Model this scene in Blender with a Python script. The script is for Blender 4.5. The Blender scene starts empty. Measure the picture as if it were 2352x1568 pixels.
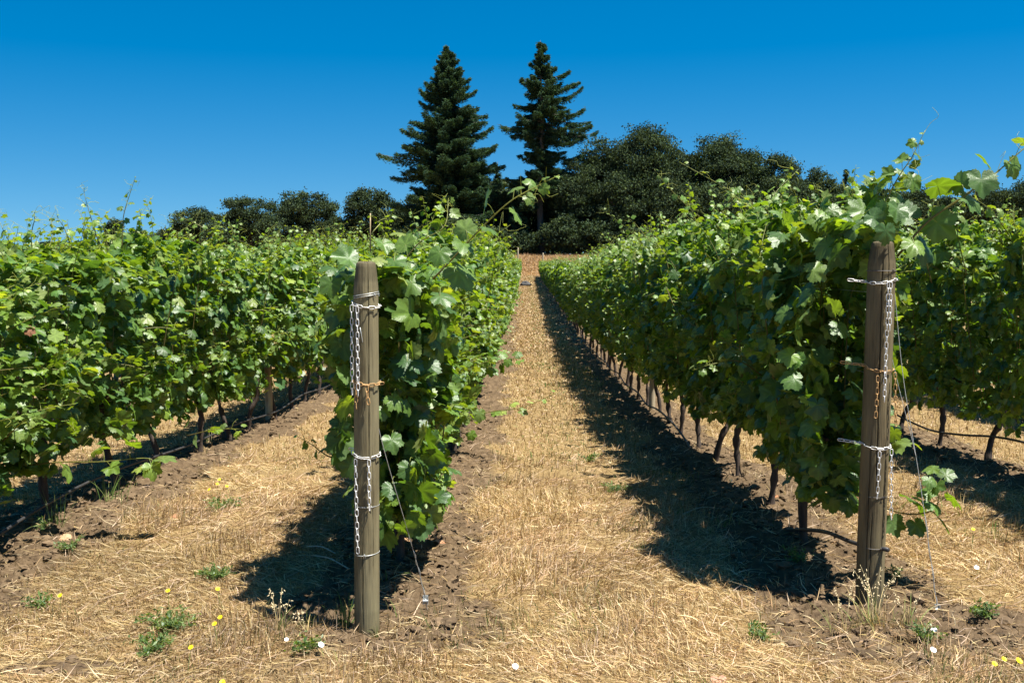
import bpy, math, time
import numpy as np
from mathutils import Matrix, Vector, Euler

T0 = time.time()
sc = bpy.context.scene
COL = sc.collection
R = math.radians
rng = np.random.default_rng(11)

# ------------------------------------------------------------------ camera
F = 2400.0                       # focal length in the pixels of a 2352 px wide picture
CAMZ = 1.70
cam_d = bpy.data.cameras.new('camera'); cam = bpy.data.objects.new('camera', cam_d); COL.objects.link(cam)
cam_d.sensor_width = 36.0; cam_d.lens = 36.0*F/2352.0
cam_d.clip_start = 0.05; cam_d.clip_end = 3000
cam.location = (0, 0, CAMZ)
cam.rotation_euler = (R(90-4.74), 0, R(0.69))
sc.camera = cam
CM = np.array(Euler(cam.rotation_euler).to_matrix())
def ray(px, py):
    return CM @ np.array([(px-1176)/F, (784-py)/F, -1.0])
def P(px, py, d):
    r = ray(px, py); return np.array([0, 0, CAMZ]) + r*(d/r[1])
def PX(px, py, X):
    r = ray(px, py); return np.array([0, 0, CAMZ]) + r*(X/r[0])

# ------------------------------------------------------------------ noise
def _h(ix, iy, s):
    n = (ix.astype(np.int64)*374761393 + iy.astype(np.int64)*668265263 + s*974711) & 0x7fffffff
    n = ((n ^ (n >> 13))*1274126177) & 0x7fffffff
    n = n ^ (n >> 16)
    return (n & 0xffff)/65535.0
def vnoise(x, y, s=0):
    ix = np.floor(x); iy = np.floor(y); fx = x-ix; fy = y-iy
    fx = fx*fx*(3-2*fx); fy = fy*fy*(3-2*fy)
    a = _h(ix, iy, s); b = _h(ix+1, iy, s); c = _h(ix, iy+1, s); d = _h(ix+1, iy+1, s)
    return (a*(1-fx)+b*fx)*(1-fy)+(c*(1-fx)+d*fx)*fy
def fbm(x, y, o=4, s=0):
    v = 0; a = .5
    for i in range(o):
        v = v + a*vnoise(x, y, s+i*17); x = x*2.03+5.1; y = y*2.03+9.7; a *= .5
    return v/(1-.5**o)
def sstep(a, b, x):
    t = np.clip((x-a)/(b-a), 0, 1); return t*t*(3-2*t)

# ------------------------------------------------------------------ terrain
ROWA, ROWB, ROWC, ROWD, ROWE, ROWF = -0.70, -3.06, 1.66, 4.02, 6.38, -5.42
ROWS = np.array([ROWF, ROWB, ROWA, ROWC, ROWD, ROWE])
GD = np.array([-50, 4.6, 6.5, 8.5, 10.5, 12.5, 15.7, 23.6, 33, 50, 70, 88, 98, 115, 128, 140, 170, 900.])
GV = np.array([1.70, 1.70, 1.71, 1.79, 1.92, 2.02, 2.12, 2.35, 2.45, 2.45, 2.42, 2.35, 2.05, 1.05, .45, .30, .2, .2])
def gbase(y):
    return CAMZ - np.interp(y, GD, GV)
def soilmask(x, y):
    x = np.asarray(x, float); y = np.asarray(y, float)
    d = np.min(np.abs(x[..., None]-ROWS), axis=-1)
    w = .38 + .62*(fbm(x*1.6, y*1.6, 4, 5)-.5)
    m = 1-sstep(w-.10, w+.16, d)
    m = m*sstep(4.0, 4.9, y+.9*(fbm(x*2, y*2, 2, 9)-.5))*(1-sstep(97, 99, y))
    # bare patches scratched in front of the two end posts
    p1 = np.exp(-(((x-2.05)/.65)**2+((y-4.75)/.40)**2))
    p2 = np.exp(-(((x+.30)/.30)**2+((y-4.75)/.40)**2))
    p3 = np.exp(-(((x+2.0)/.5)**2+((y-4.2)/.12)**2))
    n = fbm(x*4, y*4, 3, 31)
    m = np.maximum(m, sstep(.45, .75, p1+.5*(n-.5))); m = np.maximum(m, .85*sstep(.45, .8, p2+.6*(n-.5)))
    m = np.maximum(m, .7*sstep(.45, .8, p3+.6*(n-.5)))
    return m
def gz(x, y, fine=True):
    x = np.asarray(x, float); y = np.asarray(y, float)
    z = gbase(y)
    d = np.min(np.abs(x[..., None]-ROWS), axis=-1)
    z = z + .035*np.exp(-(d/.3)**2)*(1-sstep(95, 99, y))*sstep(5.0, 6.5, y) - .012*(1-sstep(5.2, 6.5, y))
    z = z + .05*(fbm(x*.5, y*.5, 3, 3)-.5)*sstep(4.5, 7, y)
    z = z + .9*(fbm(x*.03+4, y*.03, 3, 77)-.5)*sstep(110, 160, y)
    if fine:
        m = soilmask(x, y)
        near = 1-sstep(12, 30, y)
        a = fbm(x*9, y*9, 4, 41); b = np.abs(fbm(x*22, y*22, 3, 51)-.5)*2
        z = z + m*near*(.105*(a-.5)+.050*(.25-b)) + (1-m)*near*.018*(a-.5)
    return z

# ------------------------------------------------------------------ mesh builder
class MB:
    def __init__(s): s.v = []; s.c = []; s.p3 = []; s.p4 = []; s.n = 0
    def add(s, V, T=None, Q=None, col=None):
        V = np.asarray(V, np.float32).reshape(-1, 3); k = len(V)
        if col is None: col = (1, 1, 1)
        col = np.asarray(col, np.float32)
        if col.ndim == 1: col = np.repeat(col[None, :3], k, 0)
        s.v.append(V); s.c.append(col[:, :3])
        if T is not None and len(T): s.p3.append(np.asarray(T, np.int32).reshape(-1, 3)+s.n)
        if Q is not None and len(Q): s.p4.append(np.asarray(Q, np.int32).reshape(-1, 4)+s.n)
        s.n += k
    def build(s, name, mat, parent=None, smooth=True, loc=None):
        V = np.concatenate(s.v); C = np.concatenate(s.c)
        p3 = np.concatenate(s.p3) if s.p3 else np.zeros((0, 3), np.int32)
        p4 = np.concatenate(s.p4) if s.p4 else np.zeros((0, 4), np.int32)
        me = bpy.data.meshes.new(name)
        me.vertices.add(len(V)); me.vertices.foreach_set('co', V.ravel())
        nl = p3.size+p4.size; me.loops.add(nl)
        me.loops.foreach_set('vertex_index', np.concatenate([p3.ravel(), p4.ravel()]).astype(np.int32))
        n3, n4 = len(p3), len(p4)
        me.polygons.add(n3+n4)
        st = np.concatenate([np.arange(n3)*3, n3*3+np.arange(n4)*4]).astype(np.int32)
        me.polygons.foreach_set('loop_start', st)
        me.polygons.foreach_set('use_smooth', np.full(n3+n4, smooth))
        me.update(calc_edges=True)
        a = me.color_attributes.new('Col', 'FLOAT_COLOR', 'POINT')
        a.data.foreach_set('color', np.concatenate([C, np.ones((len(C), 1), np.float32)], 1).astype(np.float32).ravel())
        me.materials.append(mat)
        o = bpy.data.objects.new(name, me); COL.objects.link(o)
        if parent is not None: o.parent = parent
        if loc is not None: o.location = loc
        return o

def tube(mb, pts, rad, n=6, col=(1, 1, 1), cap=True):
    pts = np.asarray(pts, float); k = len(pts)
    rad = np.full(k, rad) if np.isscalar(rad) else np.asarray(rad, float)
    tan = np.gradient(pts, axis=0); tan /= np.linalg.norm(tan, axis=1)[:, None]+1e-9
    ref = np.array([0, 0, 1.]) if abs(tan[0][2]) < .9 else np.array([1., 0, 0])
    V = []
    u = np.cross(tan[0], ref); u /= np.linalg.norm(u)
    for i in range(k):
        u = u - tan[i]*np.dot(u, tan[i]); u /= np.linalg.norm(u)+1e-9
        w = np.cross(tan[i], u)
        a = np.arange(n)*2*math.pi/n
        V.append(pts[i]+rad[i]*(np.cos(a)[:, None]*u+np.sin(a)[:, None]*w))
    V = np.concatenate(V)
    i = np.arange(k-1)[:, None]*n; j = np.arange(n)[None]; j2 = (j+1) % n
    Q = np.stack([i+j, i+j2, i+n+j2, i+n+j], -1).reshape(-1, 4)
    T = None
    if cap and n > 2:
        c0 = len(V); V = np.concatenate([V, pts[:1], pts[-1:]])
        a = np.arange(n); b = (a+1) % n
        T = np.concatenate([np.stack([np.full(n, c0), b, a], 1), np.stack([np.full(n, c0+1), (k-1)*n+a, (k-1)*n+b], 1)])
    mb.add(V, T, Q, col)

def spline(pts, n):
    pts = np.asarray(pts, float); k = len(pts)
    if k < 3: 
        t = np.linspace(0, 1, n)[:, None]; return pts[0]*(1-t)+pts[-1]*t
    p = np.concatenate([[2*pts[0]-pts[1]], pts, [2*pts[-1]-pts[-2]]])
    t = np.linspace(0, k-1-1e-6, n); i = t.astype(int); f = (t-i)[:, None]
    a, b, c, d = p[i], p[i+1], p[i+2], p[i+3]
    return .5*((2*b)+(-a+c)*f+(2*a-5*b+4*c-d)*f**2+(-a+3*b-3*c+d)*f**3)

def tag(o, label=None, cat=None, group=None, kind=None):
    if label: o['label'] = label
    if cat: o['category'] = cat
    if group: o['group'] = group
    if kind: o['kind'] = kind
    return o
def empty(name, loc=(0, 0, 0), rz=0):
    o = bpy.data.objects.new(name, None); COL.objects.link(o)
    o.empty_display_size = .1
    o.location = [float(v) for v in loc]; o.rotation_euler = (0, 0, rz); return o

# ------------------------------------------------------------------ materials
class NT:
    def __init__(s, name):
        s.m = bpy.data.materials.new(name); s.m.use_nodes = True
        s.t = s.m.node_tree; s.t.nodes.clear()
        s.out = s.n('ShaderNodeOutputMaterial')
    def n(s, ty, **kw):
        x = s.t.nodes.new(ty)
        for k, v in kw.items():
            if k in x.inputs: x.inputs[k].default_value = v
            else: setattr(x, k, v)
        return x
    def l(s, a, ao, b, bi): s.t.links.new(a.outputs[ao], b.inputs[bi])
    def noise(s, scale, detail=4, rough=.6, vec=None):
        x = s.n('ShaderNodeTexNoise'); x.inputs['Scale'].default_value = scale
        x.inputs['Detail'].default_value = detail; x.inputs['Roughness'].default_value = rough
        if vec is not None: s.t.links.new(vec, x.inputs['Vector'])
        return x
    def ramp(s, src, stops):
        r = s.n('ShaderNodeValToRGB'); e = r.color_ramp.elements
        while len(e) < len(stops): e.new(.5)
        for k, (p, c) in enumerate(stops):
            e[k].position = p; e[k].color = (*c, 1) if len(c) == 3 else c
        s.t.links.new(src, r.inputs['Fac']); return r
    def mix(s, mode, fac, a, b):
        x = s.n('ShaderNodeMix', data_type='RGBA', blend_type=mode)
        for sock, v in (('Factor', fac), ('A', a), ('B', b)):
            tgt = [i for i in x.inputs if i.name == sock and (i.type == 'RGBA' if sock != 'Factor' else i.type == 'VALUE')][0]
            if hasattr(v, 'is_linked') or hasattr(v, 'node'): s.t.links.new(v, tgt)
            else: tgt.default_value = v if np.isscalar(v) else (*v, 1)
        o = [q for q in x.outputs if q.type == 'RGBA'][0]
        return o

def leaf_material(name, trans=.32, rough=.42, spec=.5, under=1.5, tint=(1.35, 1.25, .45), bump=True, lscale=60):
    t = NT(name)
    at = t.n('ShaderNodeVertexColor', layer_name='Col')
    tc = t.n('ShaderNodeTexCoord')
    nz = t.noise(lscale, 3, .6, tc.outputs['Object'])
    rp = t.ramp(nz.outputs['Fac'], [(.3, (.78, .80, .80)), (.7, (1.18, 1.15, 1.1))])
    c0 = t.mix('MULTIPLY', .8, at.outputs['Color'], rp.outputs['Color'])
    geo = t.n('ShaderNodeNewGeometry')
    cu = t.mix('MULTIPLY', 1.0, c0, (1.35*under/1.5, 1.25*under/1.5, 1.5*under/1.5))
    c = t.mix('MIX', geo.outputs['Backfacing'], c0, cu)
    b = t.n('ShaderNodeBsdfPrincipled', Roughness=rough)
    b.inputs['Specular IOR Level'].default_value = spec
    t.t.links.new(c, b.inputs['Base Color'])
    rmix = t.n('ShaderNodeMath', operation='MULTIPLY_ADD'); rmix.inputs[1].default_value = .3; rmix.inputs[2].default_value = rough
    t.l(geo, 'Backfacing', rmix, 0); t.l(rmix, 0, b, 'Roughness')
    if bump:
        bp = t.n('ShaderNodeBump'); bp.inputs['Strength'].default_value = .35; bp.inputs['Distance'].default_value = .004
        n2 = t.noise(lscale*2.2, 2, .5, tc.outputs['Object']); t.l(n2, 'Fac', bp, 'Height'); t.l(bp, 'Normal', b, 'Normal')
    tr = t.n('ShaderNodeBsdfTranslucent')
    ct = t.mix('MULTIPLY', 1.0, at.outputs['Color'], tint); t.t.links.new(ct, tr.inputs['Color'])
    ms = t.n('ShaderNodeMixShader'); ms.inputs[0].default_value = trans
    t.l(b, 0, ms, 1); t.l(tr, 0, ms, 2); t.l(ms, 0, t.out, 'Surface')
    return t.m

M = {}
M['leaf'] = leaf_material('vine_leaf', trans=.36, rough=.44, spec=.55, under=1.25, tint=(2.4, 2.1, .35))
M['far_leaf'] = leaf_material('tree_foliage', trans=.20, rough=.85, spec=.08, tint=(1.4, 1.3, .5), bump=False, lscale=.5)
M['grass'] = leaf_material('grass_blades', trans=.25, rough=.65, spec=.25, under=1.0, tint=(1.1, 1.0, .8), bump=False, lscale=4)

def simple(name, base, rough=.7, metal=0, spec=.4, nscale=20, var=.3, bump=.2, bd=.005, stretch=None, vcol=False, detail=5):
    t = NT(name); tc = t.n('ShaderNodeTexCoord'); vec = tc.outputs['Object']
    if stretch:
        mp = t.n('ShaderNodeMapping'); mp.inputs['Scale'].default_value = stretch; t.t.links.new(vec, mp.inputs['Vector']); vec = mp.outputs['Vector']
    nz = t.noise(nscale, detail, .65, vec)
    lo = tuple(1-var for _ in range(3)); hi = tuple(1+var for _ in range(3))
    rp = t.ramp(nz.outputs['Fac'], [(.3, lo), (.7, hi)])
    src = base
    if vcol:
        at = t.n('ShaderNodeVertexColor', layer_name='Col'); src = at.outputs['Color']
    c = t.mix('MULTIPLY', 1.0, src, rp.outputs['Color'])
    b = t.n('ShaderNodeBsdfPrincipled', Roughness=rough, Metallic=metal)
    b.inputs['Specular IOR Level'].default_value = spec
    t.t.links.new(c, b.inputs['Base Color'])
    if bump:
        bp = t.n('ShaderNodeBump'); bp.inputs['Strength'].default_value = bump; bp.inputs['Distance'].default_value = bd
        t.l(nz, 'Fac', bp, 'Height'); t.l(bp, 'Normal', b, 'Normal')
    t.l(b, 0, t.out, 'Surface'); return t.m
M['bark'] = simple('vine_bark', (.06, .043, .032), .9, nscale=40, var=.55, bump=.9, bd=.012, stretch=(1, 1, .18), vcol=False)
M['tree_bark'] = simple('tree_bark', (.10, .085, .07), .9, nscale=3, var=.5, bump=.6, bd=.05, stretch=(1, 1, .15))
M['stem'] = simple('green_stem', (.2, .25, .05), .5, nscale=30, var=.25, bump=0, vcol=True)
M['galv'] = simple('galvanised_chain', (.66, .65, .62), .45, metal=.35, spec=.5, nscale=60, var=.35, bump=.1, bd=.001)
M['rust'] = simple('rusty_chain', (.48, .29, .12), .62, metal=.25, nscale=120, var=.4, bump=.3, bd=.001)
M['wire'] = simple('steel_wire', (.5, .52, .5), .45, metal=.5, nscale=60, var=.25, bump=0)
M['dark_wire'] = simple('weathered_wire', (.13, .12, .11), .6, metal=.4, nscale=60, var=.3, bump=0)
M['hose'] = simple('black_hose', (.035, .033, .032), .5, nscale=25, var=.5, bump=.1)
M['clod'] = simple('soil_clod', (.2, .13, .085), .95, spec=.15, nscale=25, var=.35, bump=.8, bd=.01, vcol=True)
M['flower'] = simple('petals', (1, 1, 1), .55, nscale=40, var=.08, bump=0, vcol=True)
M['dead'] = leaf_material('dead_leaf', trans=.15, rough=.6, spec=.3, under=1.0, tint=(1, 1, 1), lscale=40)
M['rock'] = simple('grey_stone', (.06, .06, .06), .85, nscale=5, var=.35, bump=.6, bd=.05)
M['grape'] = simple('green_grape', (.22, .33, .06), .35, nscale=30, var=.2, bump=0)

def wood_material():
    t = NT('weathered_post_wood'); tc = t.n('ShaderNodeTexCoord')
    mp = t.n('ShaderNodeMapping'); mp.inputs['Scale'].default_value = (1, 1, .045); t.l(tc, 'Object', mp, 'Vector')
    fine = t.noise(130, 5, .65, mp.outputs['Vector'])
    mp2 = t.n('ShaderNodeMapping'); mp2.inputs['Scale'].default_value = (1, 1, .16); t.l(tc, 'Object', mp2, 'Vector')
    blot = t.noise(14, 4, .6, mp2.outputs['Vector'])
    at = t.n('ShaderNodeVertexColor', layer_name='Col')
    r1 = t.ramp(fine.outputs['Fac'], [(.25, (.55, .55, .55)), (.45, (.88, .88, .88)), (.75, (1.15, 1.13, 1.08))])
    r2 = t.ramp(blot.outputs['Fac'], [(.30, (.42, .37, .32)), (.44, (.82, .79, .72)), (.58, (1.05, 1.04, .98)), (.75, (1.3, 1.3, 1.12))])
    c = t.mix('MULTIPLY', 1, at.outputs['Color'], r1.outputs['Color']); c = t.mix('MULTIPLY', 1, c, r2.outputs['Color'])
    b = t.n('ShaderNodeBsdfPrincipled', Roughness=.8); b.inputs['Specular IOR Level'].default_value = .25
    t.t.links.new(c, b.inputs['Base Color'])
    bp = t.n('ShaderNodeBump'); bp.inputs['Strength'].default_value = .6; bp.inputs['Distance'].default_value = .004
    t.l(fine, 'Fac', bp, 'Height'); t.l(bp, 'Normal', b, 'Normal'); t.l(b, 0, t.out, 'Surface'); return t.m
M['wood'] = wood_material()

def ground_material():
    t = NT('dry_ground'); geo = t.n('ShaderNodeNewGeometry'); pos = geo.outputs['Position']
    at = t.n('ShaderNodeVertexColor', layer_name='Col'); sp = t.n('ShaderNodeSeparateColor'); t.l(at, 'Color', sp, 'Color')
    n1 = t.noise(18, 8, .7, pos); n2 = t.noise(2.2, 4, .6, pos); n3 = t.noise(70, 4, .7, pos)
    soil = t.ramp(n1.outputs['Fac'], [(.3, (.055, .036, .021)), (.5, (.135, .092, .052)), (.72, (.235, .168, .10))])
    straw = t.ramp(n3.outputs['Fac'], [(.25, (.10, .060, .025)), (.5, (.29, .20, .092)), (.75, (.48, .355, .195))])
    st2 = t.ramp(n2.outputs['Fac'], [(.3, (.74, .74, .66)), (.7, (1.12, 1.1, 1.05))])
    s = t.mix('MULTIPLY', .8, straw.outputs['Color'], st2.outputs['Color'])
    mth = t.n('ShaderNodeMath', operation='MULTIPLY_ADD'); mth.inputs[1].default_value = .9; 
    t.l(n1, 'Fac', mth, 0); t.l(sp, 'Red', mth, 2)
    fac = t.ramp(mth.outputs[0], [(.55, (0, 0, 0)), (.95, (1, 1, 1))])
    c = t.mix('MIX', fac.outputs['Color'], s, soil.outputs['Color'])
    brown = t.mix('MIX', sp.outputs['Green'], c, (.42, .27, .12))
    b = t.n('ShaderNodeBsdfPrincipled', Roughness=.95); b.inputs['Specular IOR Level'].default_value = .1
    dim = t.mix('MULTIPLY', 1.0, brown, (.80, .80, .80)); t.t.links.new(dim, b.inputs['Base Color'])
    bp = t.n('ShaderNodeBump'); bp.inputs['Strength'].default_value = .8; bp.inputs['Distance'].default_value = .02
    t.l(n1, 'Fac', bp, 'Height')
    bp2 = t.n('ShaderNodeBump'); bp2.inputs['Strength'].default_value = .6; bp2.inputs['Distance'].default_value = .006
    t.l(n3, 'Fac', bp2, 'Height'); t.l(bp, 'Normal', bp2, 'Normal'); t.l(bp2, 'Normal', b, 'Normal')
    t.l(b, 0, t.out, 'Surface'); return t.m
M['ground'] = ground_material()

# ------------------------------------------------------------------ ground sheet
def build_ground():
    ys = [-60, -30, -12, -5, -1, 1, 2, 3, 3.5]
    y = 3.6
    while y < 20: ys.append(y); y += max(.014, .0034*y)
    while y < 140: ys.append(y); y += .012*y
    while y < 1500: ys.append(y); y *= 1.08
    ys = np.array(ys)
    xs = np.concatenate([-np.geomspace(1500, 7.2, 40), np.arange(-7, 8.6, .026), np.geomspace(8.8, 1500, 40)])
    X, Y = np.meshgrid(xs, ys); Z = gz(X, Y)
    nx, ny = len(xs), len(ys)
    V = np.stack([X, Y, Z], -1).reshape(-1, 3)
    i = np.arange(ny-1)[:, None]*nx; j = np.arange(nx-1)[None]
    Q = np.stack([i+j, i+j+1, i+nx+j+1, i+nx+j], -1).reshape(-1, 4)
    m = soilmask(X, Y); br = sstep(97, 101, Y+3*(fbm(X*.3, Y*.3, 2, 3)-.5))
    C = np.stack([m, br, br*0], -1).reshape(-1, 3)
    mb = MB(); mb.add(V, None, Q, C)
    tag(mb.build('ground', M['ground']), kind='structure')
build_ground()

# ------------------------------------------------------------------ grass (stuff)
def blades(mb, x, y, h, w, lean, az, bend, col, zoff=0.):
    n = len(x); z = gz(x, y)+zoff
    base = np.stack([x, y, z-.004], -1)
    d = np.stack([np.cos(az), np.sin(az), np.zeros(n)], -1)
    s = np.stack([-np.sin(az), np.cos(az), np.zeros(n)], -1)
    # the blade's flat side turns at random round its axis
    tw = rng.uniform(0, math.pi, n)[:, None]
    L1 = lean[:, None]; L2 = (lean+bend)[:, None]
    up = np.array([0, 0, 1.])
    dir1 = d*np.sin(L1)+up*np.cos(L1); dir2 = d*np.sin(L2)+up*np.cos(L2)
    side = s*np.cos(tw)+np.cross(dir1, s)*np.sin(tw)
    H = h[:, None]; W = w[:, None]
    m = base+dir1*H*.5; tip = m+dir2*H*.5
    lim = base[:, 2:3]+.004
    V = np.stack([base-side*W*.5, base+side*W*.5, m+side*W*.42, m-side*W*.42, tip], 1)
    V[:, :, 2] = np.maximum(V[:, :, 2], lim-.006)
    k = np.arange(n)[:, None]*5
    Q = k+np.array([[0, 1, 2, 3]]); T = k+np.array([[3, 2, 4]])
    C = np.repeat(col[:, None], 5, 1)
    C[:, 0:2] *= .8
    mb.add(V.reshape(-1, 3), T, Q, C.reshape(-1, 3))

STRAW = .97*np.array([[.57, .44, .225], [.47, .355, .16], [.68, .55, .335], [.40, .275, .12], [.30, .20, .085]])
GREEN = .8*np.array([[.16, .22, .05], [.10, .17, .04], [.26, .27, .08]])
def pick(pal, n, j=.12):
    c = pal[rng.integers(0, len(pal), n)]*(1+rng.normal(0, j, (n, 1))); return np.clip(c, .01, .95)
def scatter(n, x0, x1, y0, y1, cone=True):
    y = rng.uniform(y0, y1, n); 
    if cone:
        lo = np.maximum(x0, -.56*y-.5); hi = np.minimum(x1, .53*y+.6)
    else: lo, hi = x0, x1
    return rng.uniform(lo, hi, n), y

def build_grass():
    mb = MB()
    # close mown stubble
    x, y = scatter(380000, -6.2, 6.2, 2.2, 9.5)
    keep = rng.random(len(x)) < np.clip((9.9-y)/4.2, .3, 1)
    m = soilmask(x, y); keep &= rng.random(len(x)) > m*.93-.03
    dens = fbm(x*2.6, y*2.6, 4, 61); keep &= rng.random(len(x)) < sstep(.25, .55, dens)*.8+.22
    x, y, m, dens = x[keep], y[keep], m[keep], dens[keep]; n = len(x)
    flat = rng.random(n) < .62
    az = rng.uniform(0, 2*math.pi, n)
    dirn = fbm(x*1.1, y*1.1, 2, 88)*9
    az = np.where(rng.random(n) < .5, dirn+rng.normal(0, .6, n), az)
    lean = np.where(flat, rng.uniform(1.1, 1.5, n), np.abs(rng.normal(.1, .38, n)))
    h = np.where(flat, rng.uniform(.04, .15, n), rng.uniform(.022, .078, n)*(.6+1.0*sstep(.4, .7, fbm(x*1.7, y*1.7, 3, 19))))
    w = rng.uniform(.0022, .0050, n)*(1+.09*(y-4))
    pg = sstep(.54, .76, fbm(x*1.4, y*1.4, 3, 23))*.55+.02
    col = pick(STRAW, n); g = (rng.random(n) < pg) & ~flat; col[g] = pick(GREEN, g.sum())
    tone = .66+.68*fbm(x*.9, y*.9, 3, 29)[:, None]; col *= tone
    blades(mb, x, y, h, w, lean, az, rng.normal(.2, .35, n), np.clip(col, 0, .9))
    # middle distance
    x, y = scatter(150000, -6.5, 8, 9, 26)
    keep = rng.random(len(x)) > soilmask(x, y)*.95
    d = np.min(np.abs(x[:, None]-ROWS), axis=1)
    keep &= rng.random(len(x)) < np.clip(16/y, .4, 1)
    x, y = x[keep], y[keep]; n = len(x)
    flat = rng.random(n) < .62
    lean = np.where(flat, rng.uniform(1., 1.5, n), np.abs(rng.normal(.1, .35, n)))
    h = rng.uniform(.03, .085, n); w = rng.uniform(.005, .009, n)*(y/10)
    col = pick(STRAW, n)
    cen = np.exp(-((x-.42)/.22)**2)
    pg = sstep(.56, .76, fbm(x*.9, y*.7, 3, 23))*.5+.02+.16*cen
    g = rng.random(n) < pg; col[g] = pick(GREEN, g.sum())
    col *= .80+.42*fbm(x*.8, y*.6, 3, 29)[:, None]
    blades(mb, x, y, h, w, lean, rng.uniform(0, 6.28, n), rng.normal(.2, .3, n), np.clip(col, 0, .9))
    # far path
    n = 60000; y = 25*np.exp(rng.uniform(0, math.log(99/25), n)); x = rng.uniform(-.9, 1.9, n)
    keep = rng.random(n) > soilmask(x, y)*.9; x, y = x[keep], y[keep]; n = len(x)
    h = rng.uniform(.04, .09, n); w = rng.uniform(.02, .035, n)*(y/30)
    col = pick(STRAW, n); g = rng.random(n) < .03+.14*np.exp(-((x-.42)/.2)**2); col[g] = pick(GREEN, g.sum())
    blades(mb, x, y, h, w, np.abs(rng.normal(.95, .4, n)), rng.uniform(0, 6.28, n), rng.normal(.2, .3, n), col)
    o = mb.build('dry_grass', M['grass'], smooth=False); tag(o, kind='stuff')
    tag(o, 'short dry straw coloured grass covering the path between the vine rows', 'grass')
    # long pale stalks lying about
    mb = MB()
    x, y = scatter(13000, -6, 6, 2.0, 11)
    keep = rng.random(len(x)) < .25+.75*sstep(.45, .65, fbm(x*1.5, y*1.5, 3, 101)); x, y = x[keep], y[keep]; n = len(x)
    az = fbm(x*.8, y*.8, 2, 120)*10+rng.normal(0, .7, n)
    blades(mb, x, y, rng.uniform(.05, .18, n), rng.uniform(.0022, .0038, n), rng.uniform(1.2, 1.52, n), az, rng.normal(.08, .15, n),
           np.clip(pick(STRAW[[0, 2, 2, 1]], n)*1.05, 0, .9), zoff=.01)
    o = mb.build('loose_straw', M['grass'], smooth=False)
    tag(o, 'long pale straw stalks lying loose over the stubble and soil', 'straw', kind='stuff')
    # tall brown grass before the trees
    mb = MB()
    n = 90000; y = rng.uniform(98.5, 131, n); x = rng.uniform(-60, 75, n)
    mid = rng.random(n) < .55; x[mid] = rng.uniform(-4, 14, mid.sum())
    BR = .95*np.array([[.48, .31, .13], [.56, .39, .18], [.40, .25, .10], [.62, .47, .25]])
    blades(mb, x, y, rng.uniform(.25, .8, n)*(.5+.8*fbm(x*.4, y*.4, 2, 5))*(.2+.8*sstep(99, 112, y)), rng.uniform(.05, .1, n), np.abs(rng.normal(.45, .35, n)), rng.uniform(0, 6.28, n), rng.normal(.3, .3, n), pick(BR, n))
    o = mb.build('brown_meadow', M['grass'], smooth=False)
    tag(o, 'tall reddish brown dry grass between the vineyard end and the dark trees', 'grass', kind='stuff')
build_grass()

def ico():
    p = (1+5**.5)/2
    V = np.array([(-1, p, 0), (1, p, 0), (-1, -p, 0), (1, -p, 0), (0, -1, p), (0, 1, p), (0, -1, -p), (0, 1, -p), (p, 0, -1), (p, 0, 1), (-p, 0, -1), (-p, 0, 1)], float)
    V /= np.linalg.norm(V[0])
    T = np.array([(0, 11, 5), (0, 5, 1), (0, 1, 7), (0, 7, 10), (0, 10, 11), (1, 5, 9), (5, 11, 4), (11, 10, 2), (10, 7, 6), (7, 1, 8), (3, 9, 4), (3, 4, 2), (3, 2, 6), (3, 6, 8), (3, 8, 9), (4, 9, 5), (2, 4, 11), (6, 2, 10), (8, 6, 7), (9, 8, 1)])
    return V, T
def subdiv(V, T):
    V = [tuple(v) for v in V]; cache = {}; out = []
    def mid(a, b):
        k = (min(a, b), max(a, b))
        if k not in cache:
            m = np.array(V[a])+np.array(V[b]); m /= np.linalg.norm(m); cache[k] = len(V); V.append(tuple(m))
        return cache[k]
    for a, b, c in T:
        x, y, z = mid(a, b), mid(b, c), mid(c, a); out += [(a, x, z), (x, b, y), (z, y, c), (x, y, z)]
    return np.array(V), np.array(out)
IV, IT = ico(); IV2, IT2 = subdiv(IV, IT)

def build_clods():
    mb = MB()
    temps = []
    for k in range(8):
        V = IV2*(1+rng.normal(0, .24, (len(IV2), 1))); V = V*np.array([1, rng.uniform(.7, 1), rng.uniform(.4, .65)]); temps.append(V)
    x, y = scatter(34000, -6.2, 6.5, 4.0, 13)
    m = soilmask(x, y); keep = rng.random(len(x)) < (m-.25)*1.2; keep &= rng.random(len(x)) < np.clip(6.5/y, 0, 1)
    x, y = x[keep], y[keep]; n = len(x)
    s = np.clip(rng.lognormal(-4.75, .62, n), .003, .045)
    z = gz(x, y)+s*.2
    tt = rng.integers(0, 8, n); a = rng.uniform(0, 6.28, n)
    for k in range(8):
        q = tt == k; c, sn = np.cos(a[q]), np.sin(a[q]); V = temps[k][None]*s[q][:, None, None]
        W = np.stack([V[..., 0]*c[:, None]-V[..., 1]*sn[:, None]+x[q][:, None], V[..., 0]*sn[:, None]+V[..., 1]*c[:, None]+y[q][:, None], V[..., 2]+z[q][:, None]], -1)
        nv = len(temps[k]); nn = q.sum()
        T = (np.arange(nn)[:, None, None]*nv+IT2[None]).reshape(-1, 3)
        base = np.array([.125, .086, .050])*(1+rng.normal(0, .18, (nn, 1)))
        C = np.repeat(base[:, None], nv, 1).reshape(-1, 3)
        mb.add(W.reshape(-1, 3), T, None, C)
    o = mb.build('soil_clods', M['clod'], smooth=False)
    tag(o, 'crumbly brown soil clods under the vine rows', 'soil', kind='stuff')
build_clods()

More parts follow.
